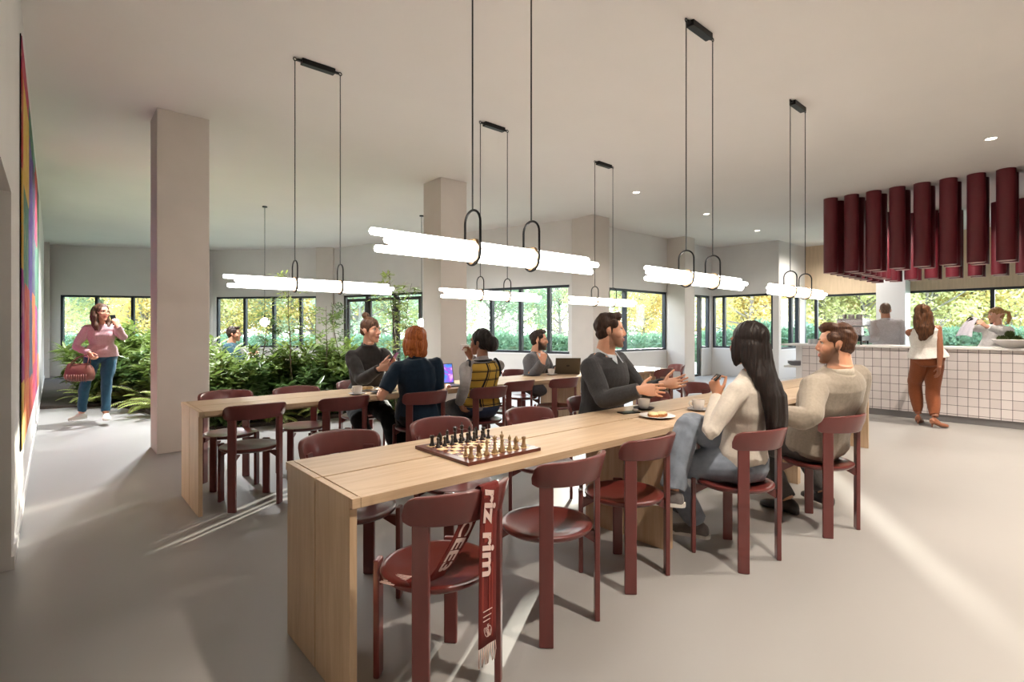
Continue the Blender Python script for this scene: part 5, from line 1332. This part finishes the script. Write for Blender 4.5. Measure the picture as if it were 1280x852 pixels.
edge = [j for j in range(W_)] + [i * W_ + ny for i in range(1, nx + 1)] + [nx * W_ + j for j in range(ny - 1, -1, -1)] + [i * W_ for i in range(nx - 1, 0, -1)]
for a, b_ in zip(edge, edge[1:] + edge[:1]): fs_.append((a, b_, n0 + b_, n0 + a))
mb.add([v - hnd for v in vs_], fs_); tw = mb.build('tea_towel', cloth('lilac_towel', (190, 186, 198)), smooth=True); tw.location = hnd
tag(tw, 'pale grey towel draped over the barista woman\'s hands', 'towel')
# ------------------------------------------------------------------ things on the tables and the bar
TZ = .74
M_porc = mat('white_porcelain', srgb(226, 224, 222), .25, coat=.3); M_dplate = mat('dark_stoneware', srgb(60, 56, 56), .4)
M_coffee = mat('milky_coffee', srgb(186, 150, 112), .4)
def make_cup(loc, rz, label, group=None, saucer='white saucer'):
    t = thing('coffee_cup', label, 'cup', loc, rz, group)
    mb = MB(); mb.lathe([(.0, .004), (.022, .004), (.024, .000), (.027, .002), (.037, .018), (.0435, .045), (.0445, .070), (.0425, .071), (.041, .045), (.034, .02), (.024, .012), (0, .011)], 36); mb.build('bowl', M_porc, t, auto=50)
    mb = MB(); mb.tube([(.042, 0, .058), (.058, 0, .060), (.066, 0, .046), (.058, 0, .028), (.038, 0, .024)], .0048, 10); mb.build('handle', M_porc, t, smooth=True)
    mb = MB(); mb.lathe([(0, .060), (.0415, .060), (.0415, .062), (0, .063)], 28); mb.build('coffee', M_coffee, t)
    return t
def make_saucer(loc, label, r=.076, m=None, group=None):
    mb = MB(); mb.lathe([(0, .004), (r * .45, .003), (r * .5, 0), (r * .62, .002), (r, .013), (r * .99, .0155), (r * .62, .0065), (r * .4, .006), (0, .006)], 40)
    o = mb.build('saucer', m or M_porc, auto=50); o.location = loc; return tag(o, label, 'saucer', group)
make_saucer((3.20, 2.19, TZ), 'dark saucer under the cup in front of the man in charcoal', m=M_dplate)
make_cup((3.20, 2.19, TZ + .006), R(20), 'white coffee cup in front of the man in the charcoal sweater')
make_saucer((3.45, 1.905, TZ), 'pale saucer under the cup near the long-haired woman', m=mat('grey_saucer', srgb(150, 146, 146), .35))
make_cup((3.45, 1.905, TZ + .006), R(140), 'white coffee cup near the long-haired woman\'s elbow')
# plate with toast
pl = (2.97, 1.93, TZ); mb = MB(); r = .115
mb.lathe([(0, .004), (.06, .004), (.065, 0), (.075, .003), (r, .016), (r - .002, .0185), (.074, .009), (.05, .0075), (0, .0075)], 48); o = mb.build('plate', M_porc, auto=50); o.location = pl; tag(o, 'white plate with slices of toast on the nearer table', 'plate')
M_bread = mat('toast_crust', srgb(168, 104, 52), .8, noise_amt=.3, noise_scale=60, bump=.4, bump_scale=120); M_spread = mat('cream_cheese_spread', srgb(240, 222, 172), .5, noise_amt=.08, noise_scale=30)
for i, (dx, dy, a) in enumerate(((-.028, .012, 40), (.034, -.010, 15))):
    t = thing('toast_slice', ['toast slice with creamy topping, left one on the white plate', 'toast slice with creamy topping, right one on the white plate'][i], 'toast', (pl[0] + dx * 1.0, pl[1] + dy, TZ + .0085), R(a))
    M = Matrix.Rotation(R(0), 4, 'Y')
    poly = [(.05 * math.copysign(abs(math.cos(q)) ** .7, math.cos(q)), .036 * math.copysign(abs(math.sin(q)) ** .7, math.sin(q)) * (1 + .1 * math.cos(2 * q))) for q in [2 * PI * j / 28 for j in range(28)]]
    mb = MB(); mb.prism(poly, 0, .016, M=M); mb.build('bread', M_bread, t, bevel=.003)
    mb = MB(); rings = []
    for (s_, z) in ((.92, .0165), (.90, .022), (.6, .026), (.02, .027)): rings.append([(p_[0] * s_ * (1 + .06 * math.sin(5 * j)), p_[1] * s_, z + .002 * math.sin(j * 1.7)) for j, p_ in enumerate(poly)])
    mb.loft(rings, M=M); mb.build('topping', M_spread, t, smooth=True)
# phone and a small earbud case on the table
t = phone_at((2.985, 2.165, TZ + .0045), (.35, 1, 0), (1, -.30, 0), 'black phone lying on the table in front of the man in charcoal')
mb = MB(); mb.sphere((0, 0, 0), (.026, .020, .010), 18, 10); o = mb.build('earbud_case', M_porc, smooth=True); o.location = (3.035, 2.145, TZ + .0185); tag(o, 'small white oval case on the end of the black phone', 'case')

# far table: cup, plates, notebook, laptops
make_saucer((2.02, 4.36, TZ), 'grey saucer on the far table left of the red-haired woman', m=mat('grey_saucer', srgb(150, 146, 146), .35))
make_cup((2.02, 4.36, TZ + .006), R(200), 'grey-white coffee cup on the far table left of the red-haired woman')
mb = MB(); mb.lathe([(0, .004), (.06, .004), (.065, 0), (.075, .003), (.12, .014), (.118, .017), (.074, .009), (0, .0075)], 40); o = mb.build('plate', M_dplate, auto=50); o.location = (2.26, 4.33, TZ); tag(o, 'dark plate with pastry on the far table before the red-haired woman', 'plate')
mb = MB(); mb.sphere((0, 0, .012), (.05, .03, .02), 18, 10); o = mb.build('pastry', M_bread, smooth=True); o.location = (2.26, 4.33, TZ + .006); tag(o, 'brown pastry lying on the dark plate', 'pastry')
mb = MB(); mb.lathe([(0, .004), (.06, .004), (.065, 0), (.075, .003), (.12, .014), (.118, .017), (.074, .009), (0, .0075)], 40); o = mb.build('plate', M_porc, auto=50); o.location = (2.22, 4.62, TZ); tag(o, 'pale plate in front of the woman with the hair bun', 'plate')
for i in range(3):
    mb = MB(); mb.sphere((0, 0, 0), (.042, .024, .016), 14, 8); o = mb.build('pastry', mat('pale_bread', srgb(206, 172, 120), .8), smooth=True); o.location = (2.19 + .035 * i, 4.61 + .02 * (i % 2), TZ + .022); tag(o, 'pale bread roll piece on the bun woman\'s plate', 'bread', 'bread pieces on the pale plate')

def laptop(loc, rz, label, mscreen, mbody, tilt=105):
    t = thing('laptop', label, 'laptop', loc, rz)
    mb = MB(); mb.box(-.16, .16, -.11, .11, 0, .012); mb.build('base', mbody, t, bevel=.003)
    mb = MB(); mb.box(-.135, .135, -.02, .085, .012, .0128); mb.build('keyboard', M_black, t)
    M = Matrix.Translation((0, .108, .012)) @ Matrix.Rotation(R(90 - tilt), 4, 'X')
    mb = MB(); mb.box(-.16, .16, 0, .008, 0, .215, M=M); lid = mb.build('lid', mbody, t, bevel=.003)
    mb = MB(); mb.box(-.15, .15, -.0008, .0, .012, .205, M=M); mb.build('screen', mscreen, t)
    mb = MB(); pr = [(.022 * math.cos(q), .014 * math.sin(q)) for q in [2 * PI * j / 24 for j in range(24)]]
    mb.prism(pr, 0, .0008, M=M @ Matrix.Translation((0, .0082, .11)) @ Matrix.Rotation(-PI / 2, 4, 'X')); mb.build('lid_emblem', mat('lid_emblem', srgb(40, 36, 32), .3), t)
    return t
def screen_material():
    m = bpy.data.materials.new('purple_screen'); m.use_nodes = True; N, L = nodes_of(m); b = N['Principled BSDF']
    tc = N.new('ShaderNodeTexCoord'); n = N.new('ShaderNodeTexNoise'); n.inputs['Scale'].default_value = 6; n.inputs['Distortion'].default_value = 2.0; n.inputs['Detail'].default_value = 2
    L.new(tc.outputs['Object'], n.inputs['Vector']); r = N.new('ShaderNodeValToRGB'); e = r.color_ramp.elements
    e[0].position = .25; e[0].color = (*srgb(30, 60, 150), 1); e[1].position = .72; e[1].color = (*srgb(240, 190, 250), 1)
    q = e.new(.42); q.color = (*srgb(70, 130, 220), 1); q = e.new(.55); q.color = (*srgb(150, 70, 190), 1)
    L.new(n.outputs['Fac'], r.inputs['Fac']); L.new(r.outputs['Color'], b.inputs['Emission Color']); b.inputs['Emission Strength'].default_value = .75; b.inputs['Base Color'].default_value = (.01, .01, .01, 1); b.inputs['Roughness'].default_value = .2
    return m
M_silver = mat('laptop_grey', srgb(110, 110, 114), .35, .6); M_olive = mat('laptop_bronze', srgb(92, 84, 72), .4, .5)
laptop((2.98, 4.42, TZ), R(-12), 'open laptop with a purple and blue screen beside the plaid vest woman', screen_material(), M_silver)
laptop((5.02, 4.62, TZ), R(140), 'open bronze-grey laptop seen from behind, in front of the suited man', mat('phone_screen', srgb(18, 19, 22), .12), M_olive, 110)
mb = MB(); mb.lathe([(0, .004), (.06, .004), (.065, 0), (.075, .003), (.125, .014), (.123, .017), (.074, .009), (0, .0075)], 40); o = mb.build('plate', M_dplate, auto=50); o.location = (4.50, 4.72, TZ); tag(o, 'plate with a sandwich in front of the suited man', 'plate')
sw = thing('sandwich', 'pale sandwich lying on the plate of the suited man', 'sandwich', (4.50, 4.72, TZ + .009), R(30))
for z0, m_, nm in ((0, M_bread, 'bread'), (.014, mat('pale_bread', srgb(206, 172, 120), .8), 'filling'), (.024, M_bread, 'bread')):
    mb = MB(); mb.box(-.06, .06, -.035, .035, z0, z0 + (.014 if nm == 'bread' else .010)); mb.build(nm, m_, sw, bevel=.004)
make_saucer((4.72, 4.60, TZ), 'white saucer between the sandwich plate and the open laptop')
make_cup((4.72, 4.60, TZ + .006), R(60), 'white coffee cup between the sandwich plate and the open laptop')
make_cup((0, 0, 0), 0, 'pale cup the woman in the plaid vest lifts to her face').location = cupP5 - UP * .03

# ------------------------------------------------------------------ chess
def checker():
    m = bpy.data.materials.new('chess_squares'); m.use_nodes = True; N, L = nodes_of(m); b = N['Principled BSDF']
    tc = N.new('ShaderNodeTexCoord'); c = N.new('ShaderNodeTexChecker'); c.inputs['Scale'].default_value = 1 / .0445
    mp = N.new('ShaderNodeMapping'); mp.inputs['Location'].default_value = (4 * .0445, 4 * .0445, .02); L.new(tc.outputs['Object'], mp.inputs[0]); L.new(mp.outputs[0], c.inputs['Vector'])
    c.inputs['Color1'].default_value = (*srgb(232, 206, 160), 1); c.inputs['Color2'].default_value = (*srgb(120, 58, 34), 1); L.new(c.outputs['Color'], b.inputs['Base Color']); b.inputs['Roughness'].default_value = .25; return m
BX, BY, BZ = 1.53, 1.985, TZ
bd = thing('chessboard', 'wooden chessboard with mahogany border on the nearer table', 'chessboard', (BX, BY, BZ), 0)
mb = MB(); mb.box(-.215, .215, -.215, .215, 0, .016); mb.build('border', mat('mahogany', srgb(92, 38, 26), .28, coat=.4), bd, bevel=.002)
mb = MB(); mb.box(-.178, .178, -.178, .178, .0161, .0166); mb.build('squares', checker(), bd)
PROF = {'pawn': (1.0, [(0, 0), (.0125, 0), (.0125, .004), (.010, .008), (.007, .012), (.0048, .026), (.0075, .029), (.0045, .031), (.0075, .037), (.0072, .042), (.004, .046), (0, .047)]),
        'rook': (1.0, [(0, 0), (.0145, 0), (.0145, .005), (.0115, .010), (.0085, .016), (.0075, .036), (.0105, .040), (.0108, .050), (.007, .050), (.0065, .046), (0, .046)]),
        'bishop': (1.0, [(0, 0), (.0145, 0), (.0145, .005), (.0115, .010), (.0075, .016), (.0052, .040), (.0095, .043), (.0055, .046), (.0082, .054), (.006, .062), (.002, .066), (.0032, .069), (0, .071)]),
        'queen': (1.0, [(0, 0), (.0155, 0), (.0155, .005), (.0125, .011), (.008, .018), (.0055, .050), (.0105, .053), (.006, .056), (.0105, .070), (.009, .072), (.005, .073), (.003, .078), (0, .079)]),
        'king': (1.0, [(0, 0), (.016, 0), (.016, .005), (.013, .012), (.0085, .019), (.006, .054), (.011, .057), (.0065, .060), (.0105, .074), (.008, .078), (.003, .080), (0, .0805)])}
M_cw = mat('boxwood', srgb(152, 122, 84), .35, coat=.2); M_cb = mat('ebonised_wood', srgb(30, 23, 20), .3, coat=.3)
PP = {}
def piece(kind, x, y, dark, label, group, rz=0):
    key = (kind, dark); loc = (x, y, BZ + .0166)
    if key in PP: return dup(PP[key], loc, rz, label, group)
    m = M_cb if dark else M_cw
    t = thing('chess_' + kind, label, 'chess piece', loc, rz, group); mb = MB()
    if kind == 'knight':
        mb.lathe([(0, 0), (.0145, 0), (.0145, .005), (.0115, .010), (.009, .015), (.0085, .018), (0, .019)], 24); mb.build('base', m, t, auto=50)
        pts = [(-.010, .016), (.010, .016), (.006, .028), (.0135, .033), (.0165, .039), (.012, .045), (.004, .055), (.0, .060), (-.002, .054), (-.010, .046), (-.0125, .032)]
        mb = MB(); mb.prism([(a, b) for a, b in pts], -.0055, .0055, M=Matrix.Rotation(PI / 2, 4, 'X')); mb.build('head', m, t, bevel=.002)
    else:
        mb.lathe(PROF[kind][1], 24); mb.build('body', m, t, auto=60)
        if kind == 'king':
            mb = MB(); mb.box(-.0016, .0016, -.0016, .0016, .079, .094); mb.box(-.0055, .0055, -.0016, .0016, .085, .0885); mb.build('cross', m, t)
        if kind == 'queen':
            mb = MB()
            for j in range(8): mb.sphere((.0095 * math.cos(j * PI / 4), .0095 * math.sin(j * PI / 4), .072), .0022, 8, 6)
            mb.build('crown', m, t, smooth=True)
    PP[key] = t; return t
FILES = ['rook', 'knight', 'bishop', 'queen', 'king', 'bishop', 'knight', 'rook']; sq = .0445
for i, kd in enumerate(FILES):
    x = BX + (i - 3.5) * sq; side = 'left' if i < 4 else 'right'
    cnt = FILES.count(kd)
    for dark, yr, yp in ((True, 3.5, 2.5), (False, -3.5, -2.5)):
        nm = 'black' if dark else 'pale wooden'
        lab = '%s chess %s standing in the %s half of its back row' % (nm, kd, side) if cnt > 1 else '%s chess %s in the middle of its back row' % (nm, kd)
        piece(kd, x + .003 * math.sin(i * 3), BY + yr * sq, dark, lab, 'chess pieces on the board', R(90 if dark else -90) + .3 * math.sin(i))
        if dark or i == 0 or i == 5:
            pl_ = 'black chess pawn in the row before the black pieces, %s from the pillar side' % ORD[i] if dark else ('pale wooden chess pawn before the left rook' if i == 0 else 'pale wooden chess pawn before the right bishop')
            piece('pawn', x + .004 * math.cos(i * 2), BY + yp * sq, dark, pl_, 'chess pieces on the board')

# ------------------------------------------------------------------ printed scarf over the first chair
CHX, CHY, CHA = 1.09, 1.66, R(-2)
sc = thing('scarf', 'dark red printed fan scarf hanging over the nearest chair back', 'scarf', (CHX, CHY, 0), CHA)
M_sc = mat('scarf_red_knit', srgb(108, 30, 24), .85, noise_amt=.12, noise_scale=14, bump=.3, bump_scale=300); M_scl = mat('scarf_lettering', srgb(226, 196, 188), .8); M_scd = mat('scarf_pattern', srgb(134, 48, 38), .85)
A_S = R(9)                                                   # where on the back it hangs
def sc_path():
    """centre line from the outer free end over the top edge and down onto the seat; (radius from chair axis, z, tangential shift)"""
    P_ = [(.2615, .235, .0), (.2615, .40, .0), (.263, .55, .0), (.2665, .66, 0), (.275, .74, 0), (.2785, .772, 0), (.272, .789, 0), (.258, .790, 0), (.246, .778, 0), (.238, .74, -.016), (.226, .68, -.044), (.205, .60, -.078), (.17, .52, -.108), (.135, .466, -.130), (.105, .447, -.142), (.06, .440, -.158), (.02, .437, -.170)]
    out = []
    for i in range(len(P_) - 1):
        for k in range(4):
            t_ = k / 4; out.append(tuple(P_[i][j] + (P_[i + 1][j] - P_[i][j]) * t_ for j in range(3)))
    return out + [P_[-1]]
SP = sc_path()
def sc_pt(i, v, lift=0.0):
    i = min(max(i, 0), len(SP) - 1.001); a = int(i); q = i - a; r, z, sh = [SP[a][j] + (SP[a + 1][j] - SP[a][j]) * q for j in range(3)]
    r0, z0, _ = SP[max(0, a - 1)]; r1, z1, _ = SP[min(len(SP) - 1, a + 2)]
    n = Vector((-(z1 - z0), r1 - r0)); n = -n.normalized() if n.length > 0 else Vector((1, 0))
    n = Vector(((z1 - z0), -(r1 - r0))).normalized()
    r += n.x * lift; z += n.y * lift + .0
    c = Vector((math.sin(A_S), -math.cos(A_S), 0)); tg = Vector((math.cos(A_S), math.sin(A_S), 0))
    return c * r + tg * (v + sh) + UP * z
W2 = .042
mb = MB(); n = len(SP); vs_ = []
for lay in (.0012, -.0012):
    for i in range(n):
        for j in range(7): vs_.append(sc_pt(i, W2 * (j / 3 - 1), lay + .0012 * math.sin(j * 1.3 + i * .2)))
fs_ = []; o2 = n * 7
for i in range(n - 1):
    for j in range(6):
        a = i * 7 + j; fs_ += [(a, a + 1, a + 8, a + 7), (o2 + a, o2 + a + 7, o2 + a + 8, o2 + a + 1)]
for i in range(n - 1):
    a = i * 7; fs_ += [(a, a + 7, o2 + a + 7, o2 + a), (a + 6, o2 + a + 6, o2 + a + 13, a + 13)]
fs_ += [tuple(range(7))[::-1] + tuple(range(o2, o2 + 7)), tuple(range((n - 1) * 7, n * 7)) + tuple(range(o2 + n * 7 - 1, o2 + (n - 1) * 7 - 1, -1))]
mb.add(vs_, fs_); mb.build('cloth', M_sc, sc, smooth=True)
def strip_ribbon(i0, i1, v0, v1, m, name, lift=.0030):
    mb = MB(); k = 10; vs_ = []
    for lay in (lift, lift - .001):
        for q in range(k + 1):
            i = i0 + (i1 - i0) * q / k
            vs_ += [sc_pt(i, v0, lay), sc_pt(i, v1, lay)]
    fs_ = []; o_ = 2 * (k + 1)
    for q in range(k):
        a = q * 2; fs_ += [(a, a + 1, a + 3, a + 2), (o_ + a, o_ + a + 2, o_ + a + 3, o_ + a + 1), (a, a + 2, o_ + a + 2, o_ + a), (a + 1, o_ + a + 1, o_ + a + 3, a + 3)]
    fs_ += [(0, o_, o_ + 1, 1), (2 * k, 2 * k + 1, o_ + 2 * k + 1, o_ + 2 * k)]
    mb.add(vs_, fs_); mb.build(name, m, sc); return mb
for (i0, i1, v0, v1) in ((.5, 7, .018, .026), (1, 8, .006, .012), (3, 9, -.028, -.020), (9.5, 12.5, -.02, .02), (17, 19, -.034, -.012)): strip_ribbon(i0, i1, v0, v1, M_scd, 'stripe', .0026)

def text_mesh(body, size):
    cu = bpy.data.curves.new('t', 'FONT'); cu.body = body; cu.size = size; cu.shear = .18; cu.offset = size * .034; cu.extrude = .0; cu.resolution_u = 4
    ob = bpy.data.objects.new('t', cu); COL.objects.link(ob); dg = bpy.context.evaluated_depsgraph_get()
    me = bpy.data.meshes.new_from_object(ob.evaluated_get(dg)); bpy.data.objects.remove(ob); bpy.data.curves.remove(cu)
    bm = bmesh.new(); bm.from_mesh(me)
    bmesh.ops.triangulate(bm, faces=bm.faces); bmesh.ops.subdivide_edges(bm, edges=[e for e in bm.edges if e.calc_length() > .03], cuts=2)
    vs_ = [v.co.copy() for v in bm.verts]; bm.verts.index_update(); fs_ = [[v.index for v in f.verts] for f in bm.faces]; bm.free(); bpy.data.meshes.remove(me)
    return vs_, fs_
LEN = [0]
for i in range(len(SP) - 1): LEN.append(LEN[-1] + math.hypot(SP[i + 1][0] - SP[i][0], SP[i + 1][1] - SP[i][1]))
def idx_at(l):
    for i in range(len(LEN) - 1):
        if LEN[i + 1] >= l: return i + (l - LEN[i]) / max(1e-6, LEN[i + 1] - LEN[i])
    return len(SP) - 1.01
def scarf_text(body, start, size, flip, vmid, name='lettering', lift=.0042, stretch=1.0, vs=1):
    """lettering running along the scarf; start = cloth length of the first letter"""
    vs_, fs_ = text_mesh(body, size); hgt = max(v.y for v in vs_); mb = MB(); out = []
    for v in vs_:
        l = start + (-v.x * stretch if not flip else v.x * stretch); w_ = (v.y - hgt / 2) * vs
        out.append(sc_pt(idx_at(max(0, l)), vmid + w_, lift))
    mb.add(out, fs_); mb.build(name, M_scl, sc)
scarf_text('riz rim', idx_at and LEN[min(range(len(SP)), key=lambda i: abs(SP[i][1] - .782) + (0 if i < 26 else 9))], .080, False, .0, stretch=1.42)
scarf_text('CEE3', LEN[min(range(26, len(SP)), key=lambda i: abs(SP[i][1] - .675))], .070, True, 0, stretch=1.25, lift=-.0042)
for q, l in enumerate((.085, .10, .118)): strip_ribbon(idx_at(l), idx_at(l + .003), -.022, .012 + .005 * q, M_scl, 'small_print')
mb = MB(); pts = []
for k in range(46):
    a = k / 45; pts.append(sc_pt(idx_at(.03 + .035 * (.5 + .5 * math.sin(a * 19)) ), -.018 + .034 * a + .006 * math.cos(a * 23), .0040))
mb.tube(pts, .0011, 5); mb.build('signature', M_scl, sc)
scarf_text('us rum', .074, .016, False, 0, 'small_lettering')
for s_, e in ((0, 0), (1, n - 1)):
    for k in range(9):
        v = W2 * (k / 4 - 1) * .94; a = sc_pt(e, v, 0)
        if s_ == 0: pts = [a, a + Vector((.003 * math.sin(k), 0, -.03)), a + Vector((.006 * math.sin(k * 2.3), 0, -.065))]
        else:
            c = Vector((-math.sin(A_S), math.cos(A_S), 0)); pts = [a, a + c * .03 - Vector((math.cos(A_S), math.sin(A_S), 0)) * .012, a + c * .06 - Vector((math.cos(A_S), math.sin(A_S), 0)) * (.02 + .004 * math.sin(k))]
        mb = MB(); mb.tube(pts, .0018, 5); mb.build('fringe', M_scl, sc, smooth=True)

# ------------------------------------------------------------------ large painting on the left wall
def painting_material():
    m = bpy.data.materials.new('abstract_paint'); m.use_nodes = True; N, L = nodes_of(m); b = N['Principled BSDF']
    tc = N.new('ShaderNodeTexCoord'); mp = N.new('ShaderNodeMapping'); mp.inputs['Scale'].default_value = (1, .9, 1.35); L.new(tc.outputs['Object'], mp.inputs[0])
    v = N.new('ShaderNodeTexVoronoi'); v.distance = 'CHEBYCHEV'; v.inputs['Scale'].default_value = 1.0; v.inputs['Randomness'].default_value = .35; L.new(mp.outputs[0], v.inputs['Vector'])
    h = N.new('ShaderNodeSeparateColor'); L.new(v.outputs['Color'], h.inputs[0]); r = N.new('ShaderNodeValToRGB'); r.color_ramp.interpolation = 'CONSTANT'
    cols = [(222, 176, 40), (200, 50, 90), (84, 66, 170), (40, 140, 110), (236, 124, 44), (160, 46, 130), (50, 90, 120), (240, 200, 80), (206, 70, 40), (90, 170, 150)]
    e = r.color_ramp.elements; e[0].color = (*srgb(*cols[0]), 1); e[1].position = .9; e[1].color = (*srgb(*cols[-1]), 1)
    for i in range(1, 9): q = e.new(i / 10); q.color = (*srgb(*cols[i]), 1)
    L.new(h.outputs[0], r.inputs['Fac'])
    n = N.new('ShaderNodeTexNoise'); n.inputs['Scale'].default_value = 5; n.inputs['Detail'].default_value = 8; n.inputs['Distortion'].default_value = 1.5
    mp2 = N.new('ShaderNodeMapping'); mp2.inputs['Scale'].default_value = (1, 3.5, .8); L.new(tc.outputs['Object'], mp2.inputs[0]); L.new(mp2.outputs[0], n.inputs['Vector'])
    r2 = N.new('ShaderNodeValToRGB'); e = r2.color_ramp.elements; e[0].position = .36; e[0].color = (*srgb(30, 26, 40), 1); e[1].position = .66; e[1].color = (*srgb(226, 196, 150), 1)
    q = e.new(.46); q.color = (*srgb(150, 50, 80), 1); q = e.new(.54); q.color = (*srgb(60, 110, 110), 1); L.new(n.outputs['Fac'], r2.inputs['Fac'])
    mx = N.new('ShaderNodeMix'); mx.data_type = 'RGBA'; mx.inputs[0].default_value = .45; L.new(r.outputs['Color'], mx.inputs[6]); L.new(r2.outputs['Color'], mx.inputs[7]); L.new(mx.outputs[2], b.inputs['Base Color']); b.inputs['Roughness'].default_value = .9; b.inputs['Specular IOR Level'].default_value = .1
    return m
pt_ = thing('painting', 'huge colourful abstract painting on the left wall', 'painting', (XL, 7.75, 1.9))
mb = MB(); mb.box(.002, .009, -2.86, 2.88, -1.42, 1.44); mb.build('stretcher_frame', M_black, pt_)
mb = MB(); mb.box(.009, .013, -2.85, 2.87, -1.41, 1.43); mb.build('canvas', painting_material(), pt_)

# ------------------------------------------------------------------ bar: espresso machine, glasses, bowls
M_chr = mat('brushed_steel', srgb(190, 190, 192), .22, .9)
em = thing('espresso_machine', 'steel espresso machine on the bar beside the barista man', 'coffee machine', (9.93, 2.72, 1.065), R(0)); em.scale = (.9, .55, 1)
mb = MB(); mb.box(-.25, .25, -.32, .32, .06, .14); mb.build('drip_tray', M_black, em, bevel=.01)
mb = MB(); mb.box(-.22, -.05, -.30, .30, .14, .30); mb.box(-.24, .24, -.34, .34, .30, .42); mb.build('body', M_chr, em, bevel=.02)
mb = MB(); mb.box(-.22, .22, -.31, .31, .42, .425)
for s_ in (-.31, .31): mb.tube([(-.22, s_, .42), (-.22, s_, .47), (.22, s_, .47), (.22, s_, .42)], .008, 8)
mb.build('cup_rail', M_chr, em)
for y in (-.18, .0, .18):
    mb = MB(); mb.lathe([(0, .30), (.04, .30), (.045, .24), (.03, .22), (0, .22)], 18, c=(.10, y, 0)); mb.build('group_head', M_chr, em, auto=50)
    mb = MB(); mb.tube([(.10, y, .225), (.17, y, .22), (.28, y, .20)], [.014, .011, .015], 10); mb.build('portafilter', M_black, em, smooth=True)
for y in (-.30, .30):
    mb = MB(); mb.tube([(.16, y, .31), (.24, y, .26), (.26, y, .14)], .006, 8); mb.build('steam_wand', M_chr, em, smooth=True)
for x in (-.2, .2):
    for y in (-.28, .28):
        mb = MB(); mb.lathe([(.022, 0), (.022, .06), (.018, .06), (.018, 0)], 12, c=(x, y, 0)); mb.build('foot', M_black, em)
for i in range(5):
    make = MB(); make.lathe([(0, .003), (.024, .003), (.026, 0), (.034, .07), (.032, .07), (.024, .006), (0, .006)], 20); o = make.build('stacked_cup', M_porc, auto=50); o.location = (9.84 + .08 * (i % 2), 2.60 + .056 * i, 1.491); tag(o, 'white cup resting on top of the espresso machine', 'cup', 'cups on the espresso machine')
M_gl = mat('glass_tumbler', srgb(196, 200, 204), .08, .0, spec=.8)
gl = MB(); gl.lathe([(0, .004), (.028, .004), (.029, 0), (.034, .085), (.032, .085), (.027, .008), (0, .008)], 24); g0 = None
for i in range(8):
    loc = (9.62 + .09 * (i % 2), 3.28 - .085 * (i // 2) - .02 * (i % 2), 1.065)
    if g0 is None: g0 = gl.build('tumbler', M_gl, auto=50); g0.location = loc; tag(g0, 'clear drinking glass in the row at the shelf end of the bar', 'glass', 'glasses at the shelf end of the bar')
    else: o = g0.copy(); COL.objects.link(o); o.location = loc
b0 = None
for i in range(3):
    if b0 is None:
        mb = MB(); mb.lathe([(0, .006), (.06, .004), (.07, 0), (.075, .004), (.125, .040), (.122, .044), (.07, .012), (0, .010)], 32); b0 = mb.build('shelf_bowl', mat('grey_bowl', srgb(140, 140, 146), .4), auto=50); o = b0
    else: o = b0.copy(); COL.objects.link(o)
    o.location = (9.68, 3.53, .69 + .017 * i); tag(o, ['grey bowl at the bottom of the stack on the bar end shelf', 'grey bowl in the middle of the stack on the bar end shelf', 'grey bowl on top of the stack on the bar end shelf'][i], 'bowl', 'stacked grey bowls')
mb = MB(); mb.lathe([(0, .006), (.10, .004), (.11, 0), (.12, .004), (.24, .11), (.236, .116), (.12, .02), (0, .014)], 48); o = mb.build('fruit_bowl', M_porc, auto=50); o.location = (9.68, .78, 1.065); tag(o, 'wide white bowl of green artichokes at the right end of the bar', 'bowl')
M_art = mat('artichoke_green', srgb(74, 88, 46), .7, noise_amt=.3, noise_scale=25)
def artichoke():
    t = thing('artichoke', 'x', 'artichoke'); mb = MB(); mb.sphere((0, 0, .055), (.042, .042, .046), 16, 10); mb.build('heart', M_art, t, smooth=True); mb = MB()
    for k in range(60):
        a = k * 2.399; z = -.85 + 1.75 * k / 60; q = math.sqrt(max(.02, 1 - z * z)); n_ = Vector((q * math.cos(a), q * math.sin(a), z)); p_ = Vector((0, 0, .055)) + n_ * .040
        leaf(mb, p_, UP * .9 + n_ * .55, n_, .034, .030, -.1, 3)
    mb.build('bracts', M_art, t, smooth=True, fix=False); mb = MB(); mb.tube([(0, 0, .015), (0, 0, -.005)], .009, 8); mb.build('stem', M_art, t); return t
ar = artichoke()
AP = [(-.10, .10, .05, 'left'), (.02, .13, .05, 'second'), (.0, -.02, .055, 'middle'), (.0, -.14, .05, 'right'), (-.11, -.04, .05, 'front'), (.11, .02, .05, 'rear'), (-.03, .045, .115, 'topmost')]
for i, (dx, dy, dz, w_) in enumerate(AP):
    lab = 'green artichoke in the white bowl on the bar, %s one of the heap' % w_
    if i == 0: ar.location = (9.68 + dx, .78 + dy, 1.065 + dz); ar['label'] = lab; ar['group'] = 'artichokes in the bowl'
    else: dup(ar, (9.68 + dx, .78 + dy, 1.065 + dz), i * 1.1, lab, 'artichokes in the bowl')
